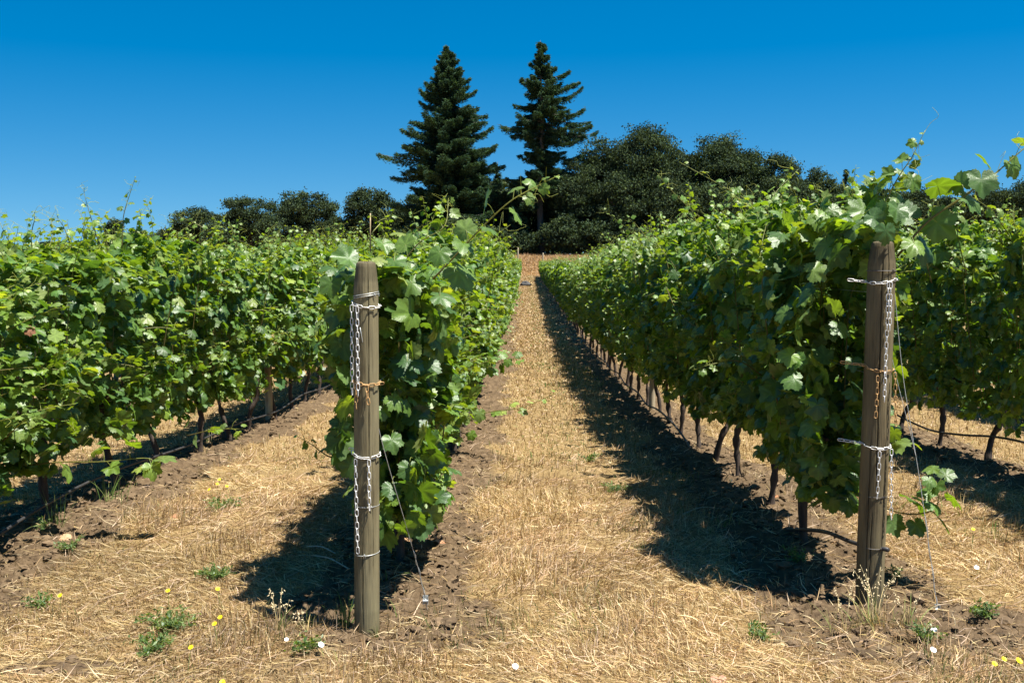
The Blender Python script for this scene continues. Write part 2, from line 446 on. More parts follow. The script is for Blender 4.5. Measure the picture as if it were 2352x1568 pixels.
# ------------------------------------------------------------------ grape leaf
def leaf_radius(a):
    a = np.abs(a)
    ks = np.array([0, 14, 27, 40, 53, 66, 80, 94, 108, 125, 145, 163, 174, 180.])
    kr = np.array([1.0, .90, .74, .84, .92, .82, .66, .72, .76, .70, .62, .52, .34, .10])
    return np.interp(a, ks, kr)
def leaf_templates(kind):
    out = []
    for k in range(10):
        r2 = np.random.default_rng(100+k)
        n = {'near': 46, 'mid': 16, 'far': 6}[kind]
        if kind == 'near':
            a = np.linspace(-176, 176, n)
            rr = leaf_radius(a)*(1+.06*np.where(np.arange(n) % 2 == 0, 1, -1))
        elif kind == 'mid':
            a = np.array([-172, -145, -108, -80, -53, -27, -10, 10, 27, 53, 80, 108, 145, 172], float)
            rr = leaf_radius(a); rr[6:8] = .92; n = len(a)
        else:
            a = np.array([-150, -85, -40, 0, 40, 85, 150.]); rr = np.array([.5, .66, .86, 1., .86, .66, .5]); n = len(a)
        rr = rr*(1+r2.normal(0, .03, n))
        ar = np.radians(a)
        def zf(r, a):
            da = np.min(np.abs(np.abs(a)[..., None]-np.array([0, 53, 108, 165.])), axis=-1)/27.
            z = fold*np.abs(r*np.sin(np.radians(a)))-droop*r*r+puff*r*np.clip(da, 0, 1)+wave*np.sin(np.radians(a)*3+ph)*r
            return z
        fold = r2.uniform(-.15, .35); droop = r2.uniform(.05, .42); puff = r2.uniform(.04, .14); wave = r2.uniform(0, .12); ph = r2.uniform(0, 6)
        rings = [1.0] if kind != 'near' else [.52, 1.0]
        V = [[0, 0, 0]]; cf = [1.15]
        for q in rings:
            r_ = rr*q; z = zf(r_, a)
            V += np.stack([r_*np.sin(ar), r_*np.cos(ar), z], -1).tolist()
            da = np.min(np.abs(np.abs(a)[:, None]-np.array([0, 53, 108, 165.])), axis=1)
            cf += list(np.where(da < 6, 1.28 if q < 1 else 1.1, .95))
        V = np.array(V); cf = np.array(cf)
        T = [(0, 1+i+1, 1+i) for i in range(n-1)]
        Q = []
        if len(rings) == 2: Q = [(1+i, 1+i+1, 1+n+i+1, 1+n+i) for i in range(n-1)]
        out.append((V, np.array(T), np.array(Q, int).reshape(-1, 4), cf))
    return out
LT = {k: leaf_templates(k) for k in ('near', 'mid', 'far')}

def place_leaves(mb, kind, pos, nrm, tip, size, col, rg):
    Z = nrm/np.linalg.norm(nrm, axis=1)[:, None]
    Y = tip-Z*np.sum(tip*Z, 1)[:, None]; Y /= np.linalg.norm(Y, axis=1)[:, None]+1e-9
    X = np.cross(Y, Z)
    Rm = np.stack([X, Y, Z], 1)      # rows are axes
    s = size/1.4
    which = rg.integers(0, 10, len(pos))
    for k in range(10):
        q = np.where(which == k)[0]
        if not len(q): continue
        V, T, Qd, cf = LT[kind][k]
        W = np.einsum('vi,mij->mvj', V, Rm[q])*s[q][:, None, None]+pos[q][:, None]
        nv = len(V); off = np.arange(len(q))[:, None, None]*nv
        C = col[q][:, None, :]*cf[None, :, None]
        mb.add(W.reshape(-1, 3), (T[None]+off).reshape(-1, 3), (Qd[None]+off).reshape(-1, 4) if len(Qd) else None, C.reshape(-1, 3))

MATURE = 1.0*np.array([[.062, .130, .026], [.048, .112, .031], [.072, .144, .026], [.092, .170, .030]])
YOUNG = .92*np.array([[.16, .26, .030], [.20, .30, .045], [.25, .32, .07]])
def leaf_cols(n, young, rg):
    c = MATURE[rg.integers(0, 4, n)].copy(); y = rg.random(n) < young
    t = rg.uniform(.3, 1, n)[:, None]
    yc = YOUNG[rg.integers(0, 3, n)]
    c = np.where(y[:, None], c*(1-t)+yc*t, c)
    return c*(1+rg.normal(0, .12, (n, 1)))

def foliage(mb, rg, y0, y1, zb, zt, hw, n, kind, size, cx=0., seed=0, gaps=.46, lumpy=.44):
    y = rg.uniform(y0-.05, y1+.05, n); u = rg.random(n)
    topf = rg.random(n) < .17; inn = rg.random(n) < .12
    sgn = np.where(rg.random(n) < .5, -1, 1)
    yt = fbm(y*2.1+seed*3.7, y*0+seed, 3, 7)-.5
    top = zt+.42*yt; bot = zb+.30*(fbm(y*2.7+seed*1.9, y*0+3.3, 3, 8)-.5)
    z = bot+(top-bot)*u
    w = hw*(.80+.34*u-.38*sstep(.80, 1, u))
    lump = fbm(y*3.6+seed*7.1+sgn*20, z*3.6+5, 3, 6)
    w = (w+lumpy*(lump-.5))*(.62+.38*sstep(0, .38, u))
    e = np.abs(rg.normal(0, .05, n))
    x = sgn*(w-e)
    x = np.where(topf, rg.uniform(-1, 1, n)*w*.9, x); z = np.where(topf, top-np.abs(rg.normal(0, .07, n)), z)
    x = np.where(inn, rg.uniform(-1, 1, n)*w*.8, x)
    hole = fbm(y*5.2+seed*2.3+sgn*9, z*5.2, 2, 16)
    keep = (hole > gaps-.08*topf) | inn | (rg.random(n) < .3)
    out = np.stack([sgn*1.0, np.zeros(n), np.zeros(n)], -1); out[topf] = [0, 0, 1.]
    nr = out*.60+np.array([0, 0, .62])+rg.normal(0, .60, (n, 3))
    tp = np.array([0, 0, -.8])+out*.5+rg.normal(0, .7, (n, 3)); tp[topf] = rg.normal(0, 1, (topf.sum(), 3))
    sz = size*np.clip(rg.normal(1, .26, n), .45, 1.6); sz[topf] *= .85
    col = leaf_cols(n, 0, rg)
    yg = leaf_cols(n, 1, rg); py = .26+.5*sstep(.70, 1., u); sel = (rg.random(n) < py)
    col[sel] = yg[sel]
    k = keep
    pos = np.stack([x+cx, y, z], -1)
    place_leaves(mb, kind, pos[k], nr[k], tp[k], sz[k], col[k], rg)

def shoot(mbL, mbS, pts, rg, n_leaf, s0, s1, kind='near', r0=.0045, young=.5, tendril=3, face=None, start=.12):
    c = spline(pts, 26); ln = len(c)
    rad = np.linspace(r0, r0*.25, ln)
    scol = np.linspace(0, 1, ln)[:, None]; 
    sc_ = np.repeat(((1-scol)*np.array([.13, .10, .04])+scol*np.array([.26, .30, .07])), 5, 0)
    sc_ = np.concatenate([sc_, sc_[:1], sc_[-1:]])
    tube(mbS, c, rad, 5, sc_)
    ts = np.linspace(start, .98, n_leaf); pos = []; nr = []; tp = []; sz = []; yo = []
    tan = np.gradient(c, axis=0); tan /= np.linalg.norm(tan, axis=1)[:, None]
    for i, t in enumerate(ts):
        k = int(t*(ln-1)); p = c[k]; T = tan[k]
        side = np.cross(T, rg.normal(0, .5, 3)+np.array([0, -1, .3])); side /= np.linalg.norm(side)+1e-9
        if i % 2: side = -side
        s = s0*(1-t)**.8+s1*(1-(1-t)**.8); s *= rg.uniform(.8, 1.2)
        pet = side*.5*s+T*.25*s+np.array([0, 0, .12*s])+rg.normal(0, .12*s, 3)
        q = p+pet
        pc = spline([p, p+pet*.5+np.array([0, 0, .12*s]), q], 5)
        tube(mbS, pc, [.0016]*5 if s > .05 else [.001]*5, 4, (.22, .26, .06), cap=False)
        nn = (face if face is not None else np.array([0, -.35, .75]))+rg.normal(0, .38, 3)+side*.2
        pos.append(q); nr.append(nn); tp.append(side+T*.4+np.array([0, 0, -.35])+rg.normal(0, .2, 3)); sz.append(s); yo.append(min(1, young*.5+t*young))
    n = len(ts); yo = np.array(yo)[:, None]
    col = leaf_cols(n, 0, rg)*(1-yo)+leaf_cols(n, 1, rg)*yo
    place_leaves(mbL, kind, np.array(pos), np.array(nr), np.array(tp), np.array(sz), col, rg)
    for i in range(tendril):
        k = int(rg.uniform(.45, 1)*(ln-1)); p = c[k]; d = rg.normal(0, 1, 3)+np.array([0, 0, .6]); d /= np.linalg.norm(d); L = rg.uniform(.05, .12)
        q = [p, p+d*L*.6, p+d*L+rg.normal(0, .02, 3), p+d*L*1.15+rg.normal(0, .03, 3)]
        tube(mbS, spline(q, 10), np.linspace(.0013, .0006, 10), 4, (.34, .38, .10), cap=False)

def trunk_mesh(rg, h=.62, lean=None):
    mb = MB(); lx, ly = rg.normal(0, .05, 2) if lean is None else lean
    pts = [(0, 0, -.08), (rg.normal(0, .01), 0, .02), (lx*.4+rg.normal(0, .02), ly*.4+rg.normal(0, .02), h*.35), (lx*.7+rg.normal(0, .02), ly*.7, h*.55), (lx+rg.normal(0, .02), ly, h*.78), (lx, ly, h)]
    c = spline(pts, 18); t = np.linspace(0, 1, 18)
    rad = .029-.010*t+.010*np.exp(-((t-.08)/.1)**2)+.010*np.exp(-((t-1)/.12)**2)+rg.normal(0, .0042, 18)
    tube(mb, c, rad, 9)
    for s in (-1, 1):   # the two arms along the wire
        q = [(lx, ly, h-.03), (lx, ly+s*.10, h+.05), (lx+rg.normal(0, .02), ly+s*.3, h+.09), (lx, ly+s*.5, h+.08)]
        tube(mb, spline(q, 8), np.linspace(.02, .011, 8), 6)
    return mb
def grape_mesh(rg):
    mb = MB(); n = 38
    for i in range(n):
        t = i/n; r = .022*(1-t)**.6*rg.uniform(.4, 1.1); a = rg.uniform(0, 6.28)
        p = np.array([r*math.cos(a), r*math.sin(a), -.10*t]); mb.add(IV*rg.uniform(.0045, .0062)+p, IT, None, (1, 1, 1))
    return mb

# prototypes of vine pieces, by distance
def make_proto(kind, seed):
    rg = np.random.default_rng(seed)
    parts = []
    tm = trunk_mesh(rg).build('trunk', M['bark'])
    parts.append(tm)
    mb = MB()
    if kind == 'near': foliage(mb, rg, -.52, .52, .40, 1.80, .235, 1200, 'near', .089, seed=seed)
    elif kind == 'mid': foliage(mb, rg, -.52, .52, .40, 1.80, .24, 1080, 'mid', .091, seed=seed)
    else: foliage(mb, rg, -.52, .52, .38, 1.80, .26, 850, 'far', .112, seed=seed, gaps=.3)
    if kind == 'mid' or kind == 'far':
        mbs = MB()
        for i in range(22 if kind == 'mid' else 9):
            y = rg.uniform(-.5, .5); x = rg.normal(0, .12); L = rg.uniform(.15, .45)
            d = np.array([rg.normal(0, .25), rg.normal(0, .3), 1.]); p0 = np.array([x, y, 1.72])
            shoot(mb, mb, [p0, p0+d*L*.5, p0+d*L+np.array([rg.normal(0, .1), 0, 0])], rg, 6, .08, .025, kind='mid' if kind == 'mid' else 'far', young=.8, tendril=1 if kind == 'mid' else 0)
    if kind != 'far':
        for i in range(17):
            y = rg.uniform(-.5, .5); sg = rg.choice([-1, 1]); z = rg.uniform(.7, 1.75); L = rg.uniform(.22, .50)
            p0 = np.array([sg*.12, y, z]); d = np.array([sg*rg.uniform(.5, 1), rg.normal(0, .5), rg.uniform(-.1, .7)])
            shoot(mb, mb, [p0, p0+d*L*.6, p0+d*L+np.array([0, 0, -.04])], rg, 8, .095, .03, kind=kind, young=.55, tendril=1, start=.3)
    parts.append(mb.build('foliage', M['leaf']))
    if kind == 'near':
        for i in range(12):
            l, s = MB(), MB()
            y = -.48+.085*i+rg.normal(0, .04); x = rg.normal(0, .12); L = rg.uniform(.15, .58)*(1 if i % 3 else 1.25)
            d = np.array([rg.normal(0, .3), rg.normal(0, .35), 1.]); p0 = np.array([x, y, .75]); p1 = np.array([x*1.5, y, 1.55])
            both = MB()
            shoot(both, both, [p0, p1, p1+d*L*.6, p1+d*L+np.array([rg.normal(0, .12), rg.normal(0, .1), -.02])], rg, 13, .10, .022, young=.75, tendril=4, start=.5)
            parts.append(both.build('shoot', M['leaf']))
        for i in range(2):
            g = grape_mesh(rg).build('grape_bunch', M['grape']); g.location = (rg.choice([-1, 1])*rg.uniform(.14, .24), rg.uniform(-.4, .4), rg.uniform(.50, .7)); parts.append(g)
    for p in parts: COL.objects.unlink(p)
    return parts
PROTO = {'near': [make_proto('near', 201+i) for i in range(6)],
         'mid': [make_proto('mid', 301+i) for i in range(5)],
         'far': [make_proto('far', 401+i) for i in range(5)]}
print('protos', time.time()-T0)

def vine(x, y, top, kind, idx, label, group, skip_foliage=False, far_parts=True):
    o = empty('grapevine', (x, y, float(gz(np.array([x]), np.array([y]), False)[0])))
    tag(o, label, 'grapevine', group)
    parts = PROTO[kind][idx % len(PROTO[kind])]
    sz = top/1.86; wx = .86+.32*((idx*7+int(y*3)) % 10)/10
    flip = (idx//len(PROTO[kind])) % 2
    for p in parts:
        if skip_foliage and p.name.split('.')[0] != 'trunk': continue
        c = p.copy(); COL.objects.link(c); c.parent = o
        if c.name.startswith('foliage') or c.name.startswith('shoot'):
            c.scale = (wx, 1, sz)
        if flip: c.rotation_euler = (0, 0, math.pi); c.location = (-p.location.x, -p.location.y, p.location.z)
    return o

ORD = ['first', 'second', 'third', 'fourth', 'fifth', 'sixth', 'seventh', 'eighth', 'ninth', 'tenth', 'eleventh', 'twelfth', 'thirteenth', 'fourteenth', 'fifteenth', 'sixteenth', 'seventeenth', 'eighteenth']
TOPT = {'A': ([4, 6, 10, 16, 25, 40, 60, 97], [.02, .0, -.02, -.03, -.10, -.26, -.42, -.66]),
        'C': ([4, 6, 8, 10, 14, 20, 33, 60, 97], [.10, .13, .20, .22, .10, -.10, -.36, -.53, -.70]),
        'B': ([4, 6.1, 10, 16, 30], [-.05, -.02, .06, .10, .0]),
        'D': ([6, 8.4, 12, 20, 40], [.26, .24, .10, .0, -.1]),
        'E': ([6, 40], [.2, .0]), 'F': ([6, 40], [.0, .0])}
VINES = {}
def row(key, x, y0, y1, near, mid, labelf, group, nlab):
    y = y0; i = 0; r = np.random.default_rng(ord(key))
    while y < y1:
        kind = 'near' if y < near else 'mid' if y < mid else 'far'
        G = CAMZ-float(gz(np.array([x]), np.array([y]), False)[0])
        top = G+np.interp(y, *TOPT[key])-.03+r.normal(0, .08)
        lab = labelf(i) if i < nlab else None
        idx = int(r.integers(0, 20))
        v = vine(x+r.normal(0, .02), y, top, kind, idx, lab or group[1], group[0])
        VINES[key, i] = v
        y += 1.0+r.normal(0, .03); i += 1
row('A', ROWA, 5.72, 97, 12.5, 32, lambda i: f'{ORD[i]} grapevine behind the wooden end post left of the path', ('grapevines in the row left of the path', 'small distant grapevine far down the leafy row left of the path'), 14)
row('C', ROWC, 6.05, 97, 12.5, 32, lambda i: f'{ORD[i]} grapevine behind the wooden end post right of the path', ('grapevines in the row right of the path', 'small distant grapevine far down the shaded row right of the path'), 14)
row('B', ROWB, 4.6, 27, 12.5, 32, lambda i: f'{ORD[i]} grapevine from the front in the row filling the left edge', ('grapevines in the outer left row', 'distant grapevine of the outer left row, half hidden behind the nearer row'), 12)
row('D', ROWD, 6.0, 27, 12.5, 32, lambda i: f'{ORD[i]} grapevine from the front in the row beyond the right end post', ('grapevines in the outer right row', 'distant grapevine of the outer right row, seen only in gaps'), 9)
row('E', ROWE, 11, 22, 5, 16, lambda i: None, ('grapevines two rows right of the path', 'grapevine two rows beyond the right end post, glimpsed under the nearer leaves'), 0)
row('F', ROWF, 10, 22, 5, 16, lambda i: None, ('grapevines beyond the outer left row', 'grapevine glimpsed beneath and behind the outer left row'), 0)
print('rows', time.time()-T0)

# extra growth that belongs to single vines: the row ends behind the posts and the long shoots of the photograph
def attach(mb, name, v, mat=None):
    o = mb.build(name, mat or M['leaf']); o.parent = v; o.matrix_parent_inverse = Matrix.Translation(-v.location)
    return o
rg = np.random.default_rng(5)
mb = MB(); foliage(mb, rg, -.40, .45, .34, 1.70, .20, 1000, 'near', .092, cx=.02, seed=31, lumpy=.22)
mb2 = MB(); foliage(mb2, rg, -.1, .5, .20, .6, .19, 200, 'near', .085, cx=.06, seed=33, lumpy=.15)
for m_, n_ in ((mb, 'foliage'), (mb2, 'foliage')):
    o = m_.build(n_, M['leaf']); o.parent = VINES['A', 0]; o.location = (0, -.45 if m_ is mb else -.2, 0)
mb = MB(); foliage(mb, rg, -.40, .50, .40, 1.80, .23, 1150, 'near', .092, seed=37, lumpy=.3)
o = mb.build('foliage', M['leaf']); o.parent = VINES['C', 0]; o.location = (-.03, -.45, 0)

def sh(key, pts, n, s0, s1, **kw):
    mb = MB(); shoot(mb, mb, [P(*p) for p in pts], rg, n, s0, s1, **kw); attach(mb, 'shoot', VINES[key])
CF = np.array([0, -.5, .5])
sh(('A', 0), [(930, 700, 5.15), (1010, 625, 5.1), (1090, 540, 5.05), (1165, 468, 5.0), (1225, 432, 5.0), (1285, 402, 5.0)], 13, .16, .022, young=.55, tendril=6, r0=.006, face=CF, start=.2)
sh(('A', 0), [(900, 640, 5.3), (960, 560, 5.3), (1020, 520, 5.3), (1030, 455, 5.4)], 9, .12, .03, young=.6, tendril=3)
sh(('C', 0), [(2060, 590, 5.25), (2130, 510, 5.2), (2215, 450, 5.15), (2290, 395, 5.1), (2360, 335, 5.1), (2420, 300, 5.1)], 13, .17, .05, young=.35, tendril=5, r0=.0065, face=CF, start=.05)
sh(('C', 0), [(1990, 560, 5.3), (2030, 470, 5.3), (2065, 405, 5.3), (2095, 360, 5.3), (2125, 300, 5.3)], 14, .14, .015, young=.5, tendril=5, r0=.005, face=CF, start=.1)
sh(('C', 0), [(1960, 560, 5.5), (2000, 480, 5.5), (2040, 440, 5.5), (2050, 400, 5.5)], 9, .15, .06, young=.35, tendril=2, face=CF)
sh(('C', 0), [(1900, 600, 5.5), (1925, 530, 5.5), (1905, 500, 5.5), (1880, 490, 5.5)], 8, .14, .05, young=.8, tendril=2, face=CF)
sh(('C', 2), [(1850, 600, 8.0), (1780, 510, 8.0), (1720, 462, 8.0), (1650, 422, 8.0), (1560, 372, 8.0)], 15, .13, .02, young=.55, tendril=7, r0=.006)
sh(('C', 3), [(1700, 560, 9.0), (1610, 500, 9.0), (1545, 440, 9.0), (1502, 388, 9.0)], 13, .11, .02, young=.7, tendril=5)
sh(('C', 5), [(1560, 600, 11.0), (1500, 560, 11.0), (1460, 515, 11.0), (1440, 500, 11.)], 9, .10, .025, young=.7, tendril=4, kind='mid')
sh(('C', 1), [(1870, 620, 7.2), (1800, 540, 7.2), (1760, 470, 7.2), (1735, 425, 7.2)], 11, .11, .02, young=.7, tendril=4)
for px_, py_, d_, tx_, ty_ in ((1890, 520, 5.9, 1870, 425), (1935, 500, 5.6, 1960, 415), (1840, 520, 6.4, 1815, 430), (1800, 520, 7.0, 1790, 445), (1760, 530, 7.4, 1700, 440), (1660, 540, 8.6, 1640, 470), (1600, 560, 9.6, 1575, 490), (1980, 480, 5.5, 2010, 400), (2120, 560, 8.0, 2140, 470), (2200, 540, 8.0, 2190, 455)):
    sh(('C' if px_ < 2050 else 'D', 1 if px_ < 2050 else 2), [(px_+20, py_+90, d_), (px_, py_, d_), ((px_+tx_)/2+8, (py_+ty_)/2, d_), (tx_, ty_, d_)], 12, .105, .03, young=.6, tendril=3, face=CF)
sh(('C', 1), [(1760, 870, 6.6), (1700, 830, 6.3), (1640, 835, 6.2), (1590, 850, 6.2)], 9, .10, .03, young=.8, tendril=3)
sh(('C', 2), [(1530, 660, 9.0), (1560, 720, 8.6), (1620, 760, 8.4), (1640, 740, 8.4)], 8, .11, .04, young=.7, tendril=2)
sh(('A', 1), [(990, 985, 6.3), (1060, 960, 6.2), (1130, 945, 6.1), (1200, 935, 6.0), (1285, 900, 5.9)], 12, .11, .018, young=.9, tendril=2, r0=.004)
sh(('A', 1), [(960, 1010, 6.3), (1030, 1000, 6.2), (1080, 985, 6.1)], 7, .12, .05, young=.7, tendril=1)
sh(('A', 4), [(1110, 845, 9.4), (1150, 830, 9.2), (1200, 820, 9.0)], 7, .12, .07, young=.5, tendril=1)
sh(('A', 0), [(790, 1060, 5.2), (750, 1045, 5.0), (715, 1020, 4.95), (680, 1000, 4.9)], 8, .07, .015, young=.4, tendril=1)
sh(('C', 0), [(2010, 1160, 5.5), (2090, 1180, 5.35), (2150, 1165, 5.3), (2150, 1110, 5.25), (2130, 1095, 5.2)], 12, .14, .08, young=.25, tendril=1, r0=.005)
sh(('C', 0), [(1990, 1010, 5.5), (2040, 990, 5.4), (2060, 1020, 5.35)], 4, .14, .12, young=.6, tendril=0)
sh(('B', 2), [(-20, 1080, 6.2), (120, 1062, 6.15), (230, 1060, 6.1), (340, 1052, 6.1), (350, 1075, 6.1)], 9, .15, .09, young=.6, tendril=4, r0=.0055)
sh(('B', 4), [(430, 1000, 8.2), (500, 985, 8.1), (560, 985, 8.0)], 6, .10, .04, young=.8, tendril=3)
sh(('B', 3), [(280, 570, 7.8), (283, 500, 7.8), (300, 440, 7.8), (312, 405, 7.8)], 10, .07, .010, young=.5, tendril=7, r0=.0045)
sh(('B', 2), [(230, 570, 7.2), (215, 520, 7.2), (200, 470, 7.2), (190, 430, 7.2)], 9, .07, .012, young=.9, tendril=7, r0=.004)
sh(('B', 2), [(75, 600, 6.8), (72, 540, 6.8), (80, 500, 6.8), (75, 485, 6.8)], 8, .06, .012, young=.8, tendril=6)
sh(('B', 2), [(170, 590, 7.0), (150, 530, 7.0), (130, 495, 7.0)], 7, .07, .015, young=.9, tendril=5)
sh(('B', 5), [(450, 580, 9.5), (470, 530, 9.5), (430, 505, 9.5), (395, 490, 9.5)], 8, .07, .012, young=.9, tendril=5)
sh(('B', 9), [(640, 580, 13), (700, 540, 13), (760, 520, 13), (800, 512, 13)], 8, .09, .02, young=.9, tendril=5, kind='mid')
sh(('D', 2), [(2330, 560, 8.3), (2290, 500, 8.2), (2260, 470, 8.2), (2210, 440, 8.2)], 9, .10, .02, young=.8, tendril=4)
# big leaves that hang at the left post head and in front of the right post
def big(key, items):
    for (px, py, d, s, yo) in items:
        mb = MB(); pos = []; nr = []; tp = []; sz = []; co = []
        pos.append(P(px, py, d)); nr.append(np.array([.1, -.7, .5])+rg.normal(0, .22, 3)); tp.append(np.array([0, 0, -1.])+rg.normal(0, .35, 3)); sz.append(s*.86)
        co.append(MATURE[1]*(1-yo)+YOUNG[0]*yo)
        q = pos[-1]; tube(mb, spline([q, q+np.array([0, .05, .04]), q+np.array([0, .15, .02])], 6), .002, 4, (.2, .24, .06), cap=False)
        place_leaves(mb, 'near', np.array(pos), np.array(nr), np.array(tp), np.array(sz), np.array(co), rg)
        attach(mb, 'leaf', VINES[key])
big(('A', 0), [(905, 600, 4.85, .13, .3), (945, 650, 4.85, .12, .5), (880, 560, 4.9, .10, .5), (1010, 680, 4.9, .14, .2), (935, 830, 4.95, .17, 0), (900, 1010, 4.8, .11, .3), (985, 840, 5., .12, .1), (775, 720, 4.95, .13, .2), (760, 650, 5.0, .12, .3), (1010, 580, 4.95, .12, .4), (905, 915, 4.85, .11, .6), (890, 760, 4.9, .09, .7), (940, 1075, 4.9, .12, .2), (900, 1120, 4.9, .11, .1), (880, 940, 4.85, .09, .5), (800, 600, 5.0, .11, .4)])
big(('C', 0), [(2035, 530, 4.95, .12, .1), (2100, 560, 5.1, .13, .8), (1930, 750, 5.1, .12, .3), (1900, 560, 5.2, .16, .7), (1960, 520, 5.2, .14, .2), (2005, 500, 5.15, .12, .1), (1960, 905, 5.1, .09, .1), (1955, 970, 5.1, .08, .1), (2060, 480, 5.15, .12, .2), (1960, 830, 5.2, .09, .2), (1880, 500, 5.3, .13, .8), (1950, 1160, 5.3, .10, .1)])

# ------------------------------------------------------------------ posts
def end_post(px_b, py_b, d, topz, r, lean, label, colr, cracks):
    b = P(px_b, py_b, d); x, y = b[0], b[1]; z0 = float(gz(np.array([x]), np.array([y]), False)[0])
    h = topz-z0
    n = 200; zs = np.concatenate([[-.25], np.linspace(0, h-.12, 90), np.linspace(h-.11, h-.006, 7), [h]])
    V = []; C = []
    for z in zs:
        t = max(0, (z-(h-.115))/.115)
        rr = r*(1.05-.05*max(z, 0)/h)*(1-.24*t**1.2)
        if z == h: rr -= .003
        a = np.arange(n)*2*math.pi/n
        rad = rr*(1+.012*np.sin(2*a+z*1.1)+.008*np.sin(5*a+z*2.3)+.004*np.sin(11*a+z*.7))
        crack = np.ones(n)
        for (ca, z0_, z1_, cw) in cracks:
            on = float(sstep(z0_, z0_+.15, z)*(1-sstep(z1_-.15, z1_, z)))
            if on > .01: crack = np.minimum(crack, 1-on*(1-np.minimum(1, np.abs(((a-R(ca)-.05*math.sin(z*2.3+ca)-.012*math.sin(z*31))+math.pi) % (2*math.pi)-math.pi)/cw)))
        rad = rad+.0012*vnoise(a*14, np.full(n, z*9.), int(px_b))-.0006
        rad = rad-.014*(1-crack)
        V.append(np.stack([rad*np.cos(a)+lean[0]*z, rad*np.sin(a)+lean[1]*z, np.full(n, z)], -1))
        dk = (.55 if t > .02 else 1)*(.8+.2*crack)
        c = np.array(colr)*(.85 if z < .1 else 1)
        C.append(np.repeat((c*(.62 if t > .25 else .85 if t > 0 else 1))[None], n, 0)*(.30+.70*crack)[:, None])
    k = len(zs)
    i = np.arange(k-1)[:, None]*n; j = np.arange(n)[None]; j2 = (j+1) % n
    Q = np.stack([i+j, i+j2, i+n+j2, i+n+j], -1).reshape(-1, 4)
    V = np.concatenate(V); C = np.concatenate(C)
    c0 = len(V)
    # end grain: rings of the sawn top
    rings = []
    for q in (.66, .33):
        a = np.arange(n)*2*math.pi/n; rr = r*.76*q
        V = np.concatenate([V, np.stack([rr*np.cos(a)+lean[0]*h, rr*np.sin(a)+lean[1]*h, h+rng.normal(0, .0025, n)], -1)]); C = np.concatenate([C, np.repeat(np.array([colr])*.55, n, 0)*(1+rng.normal(0, .25, (n, 1)))])
    V = np.concatenate([V, [[lean[0]*h, lean[1]*h, h-.002]]]); C = np.concatenate([C, [np.array(colr)*.45]])
    e0 = (k-1)*n
    jj = np.arange(n); jn = (jj+1) % n
    Q = np.concatenate([Q, np.stack([e0+jj, e0+jn, c0+jn, c0+jj], 1), np.stack([c0+jj, c0+jn, c0+n+jn, c0+n+jj], 1)])
    T = np.stack([c0+n+jj, c0+n+jn, np.full(n, c0+2*n)], 1)
    mb = MB(); mb.add(V, T, Q, C)
    o = mb.build('wooden_end_post', M['wood'], loc=(x, y, z0)); tag(o, label, 'post')
    return np.array([x, y, z0]), lean, r
pA = end_post(843, 1460, 4.66, 1.667, .054, (.009, 0), 'grey weathered round wooden end post left of the path with hanging chains', (.205, .178, .105), [(288, .75, 1.75, .035), (262, .0, .55, .03), (310, .2, .9, .025), (240, .9, 1.5, .02)])
pC = end_post(1996, 1395, 5.04, 1.760, .0635, (.008, 0), 'dark topped thick wooden end post right of the path with hanging chains', (.165, .135, .078), [(258, .55, 1.75, .05), (300, .0, 1.1, .04), (236, .0, .9, .03), (282, 1.2, 1.9, .03), (250, .1, .5, .03)])

def line_post(x, y, h, r, label, grp=None):
    z0 = float(gz(np.array([x]), np.array([y]), False)[0])
    mb = MB(); z = np.array([-.1, .02, h*.5, h-.03, h]); 
    tube(mb, [(0.004*math.sin(q*3), 0, q) for q in z], [r*1.05, r, r*.97, r*.95, r*.8], 14, (.40, .34, .25))
    tag(mb.build('trellis_post', M['wood'], loc=(x, y, z0)), label, 'post', grp)
line_post(ROWB-.02, 12.45, 1.95, .045, 'slim wooden trellis post standing under the outer left row')
line_post(ROWC, 13.5, 1.9, .04, 'slim wooden trellis post in the shaded row right of the path')
line_post(ROWA, 12.3, 2.02, .04, 'slim wooden trellis post inside the leafy row left of the path')
line_post(ROWA-.05, 62, 2.45, .06, 'thin distant post top above the far left row')
line_post(-.62, 98, 2.7, .07, 'thin post at the far end of the path before the trees')
line_post(1.72, 98, 2.2, .07, 'thin post at the far end of the row right of the path')
b = P(850, 505, 13); 
mb = MB(); c = np.array([(0, 0, 0), (.0, 0, .25), (.005, 0, .48)]); tube(mb, c, .008, 6, (.36, .27, .14)); tube(mb, [(0, 0, .2), (.05, 0, .27), (.13, 0, .36)], [.008, .007, .004], 5, (.4, .4, .12))
o = mb.build('cane', M['stem']); vb = VINES['B', 8]; o.parent = vb; o.location = Vector((b[0], b[1], b[2]-.4))-vb.location
tag(o, 'bare tan cane standing up')

# ------------------------------------------------------------------ chains
def link_template():
    L, W, r = .036, .0175, .0021; n = 16; m = 6
    path = []
    hl = L/2-W/2
    for i in range(n):
        a = 2*math.pi*i/n; s = 1 if math.cos(a) >= 0 else -1
        path.append((s*hl+(W/2-r)*math.cos(a), (W/2-r)*math.sin(a), 0))
    path = np.array(path)
    tan = np.roll(path, -1, 0)-np.roll(path, 1, 0); tan /= np.linalg.norm(tan, axis=1)[:, None]
    up = np.array([0, 0, 1.]); side = np.cross(tan, up)
    a = np.arange(m)*2*math.pi/m
    V = (path[:, None]+r*(np.cos(a)[None, :, None]*side[:, None]+np.sin(a)[None, :, None]*up)).reshape(-1, 3)
    i = np.arange(n)[:, None]; j = np.arange(m)[None]; i2 = (i+1) % n; j2 = (j+1) % m
    Q = np.stack([i*m+j, i2*m+j, i2*m+j2, i*m+j2], -1).reshape(-1, 4)
    return V, Q
LV, LQ = link_template()
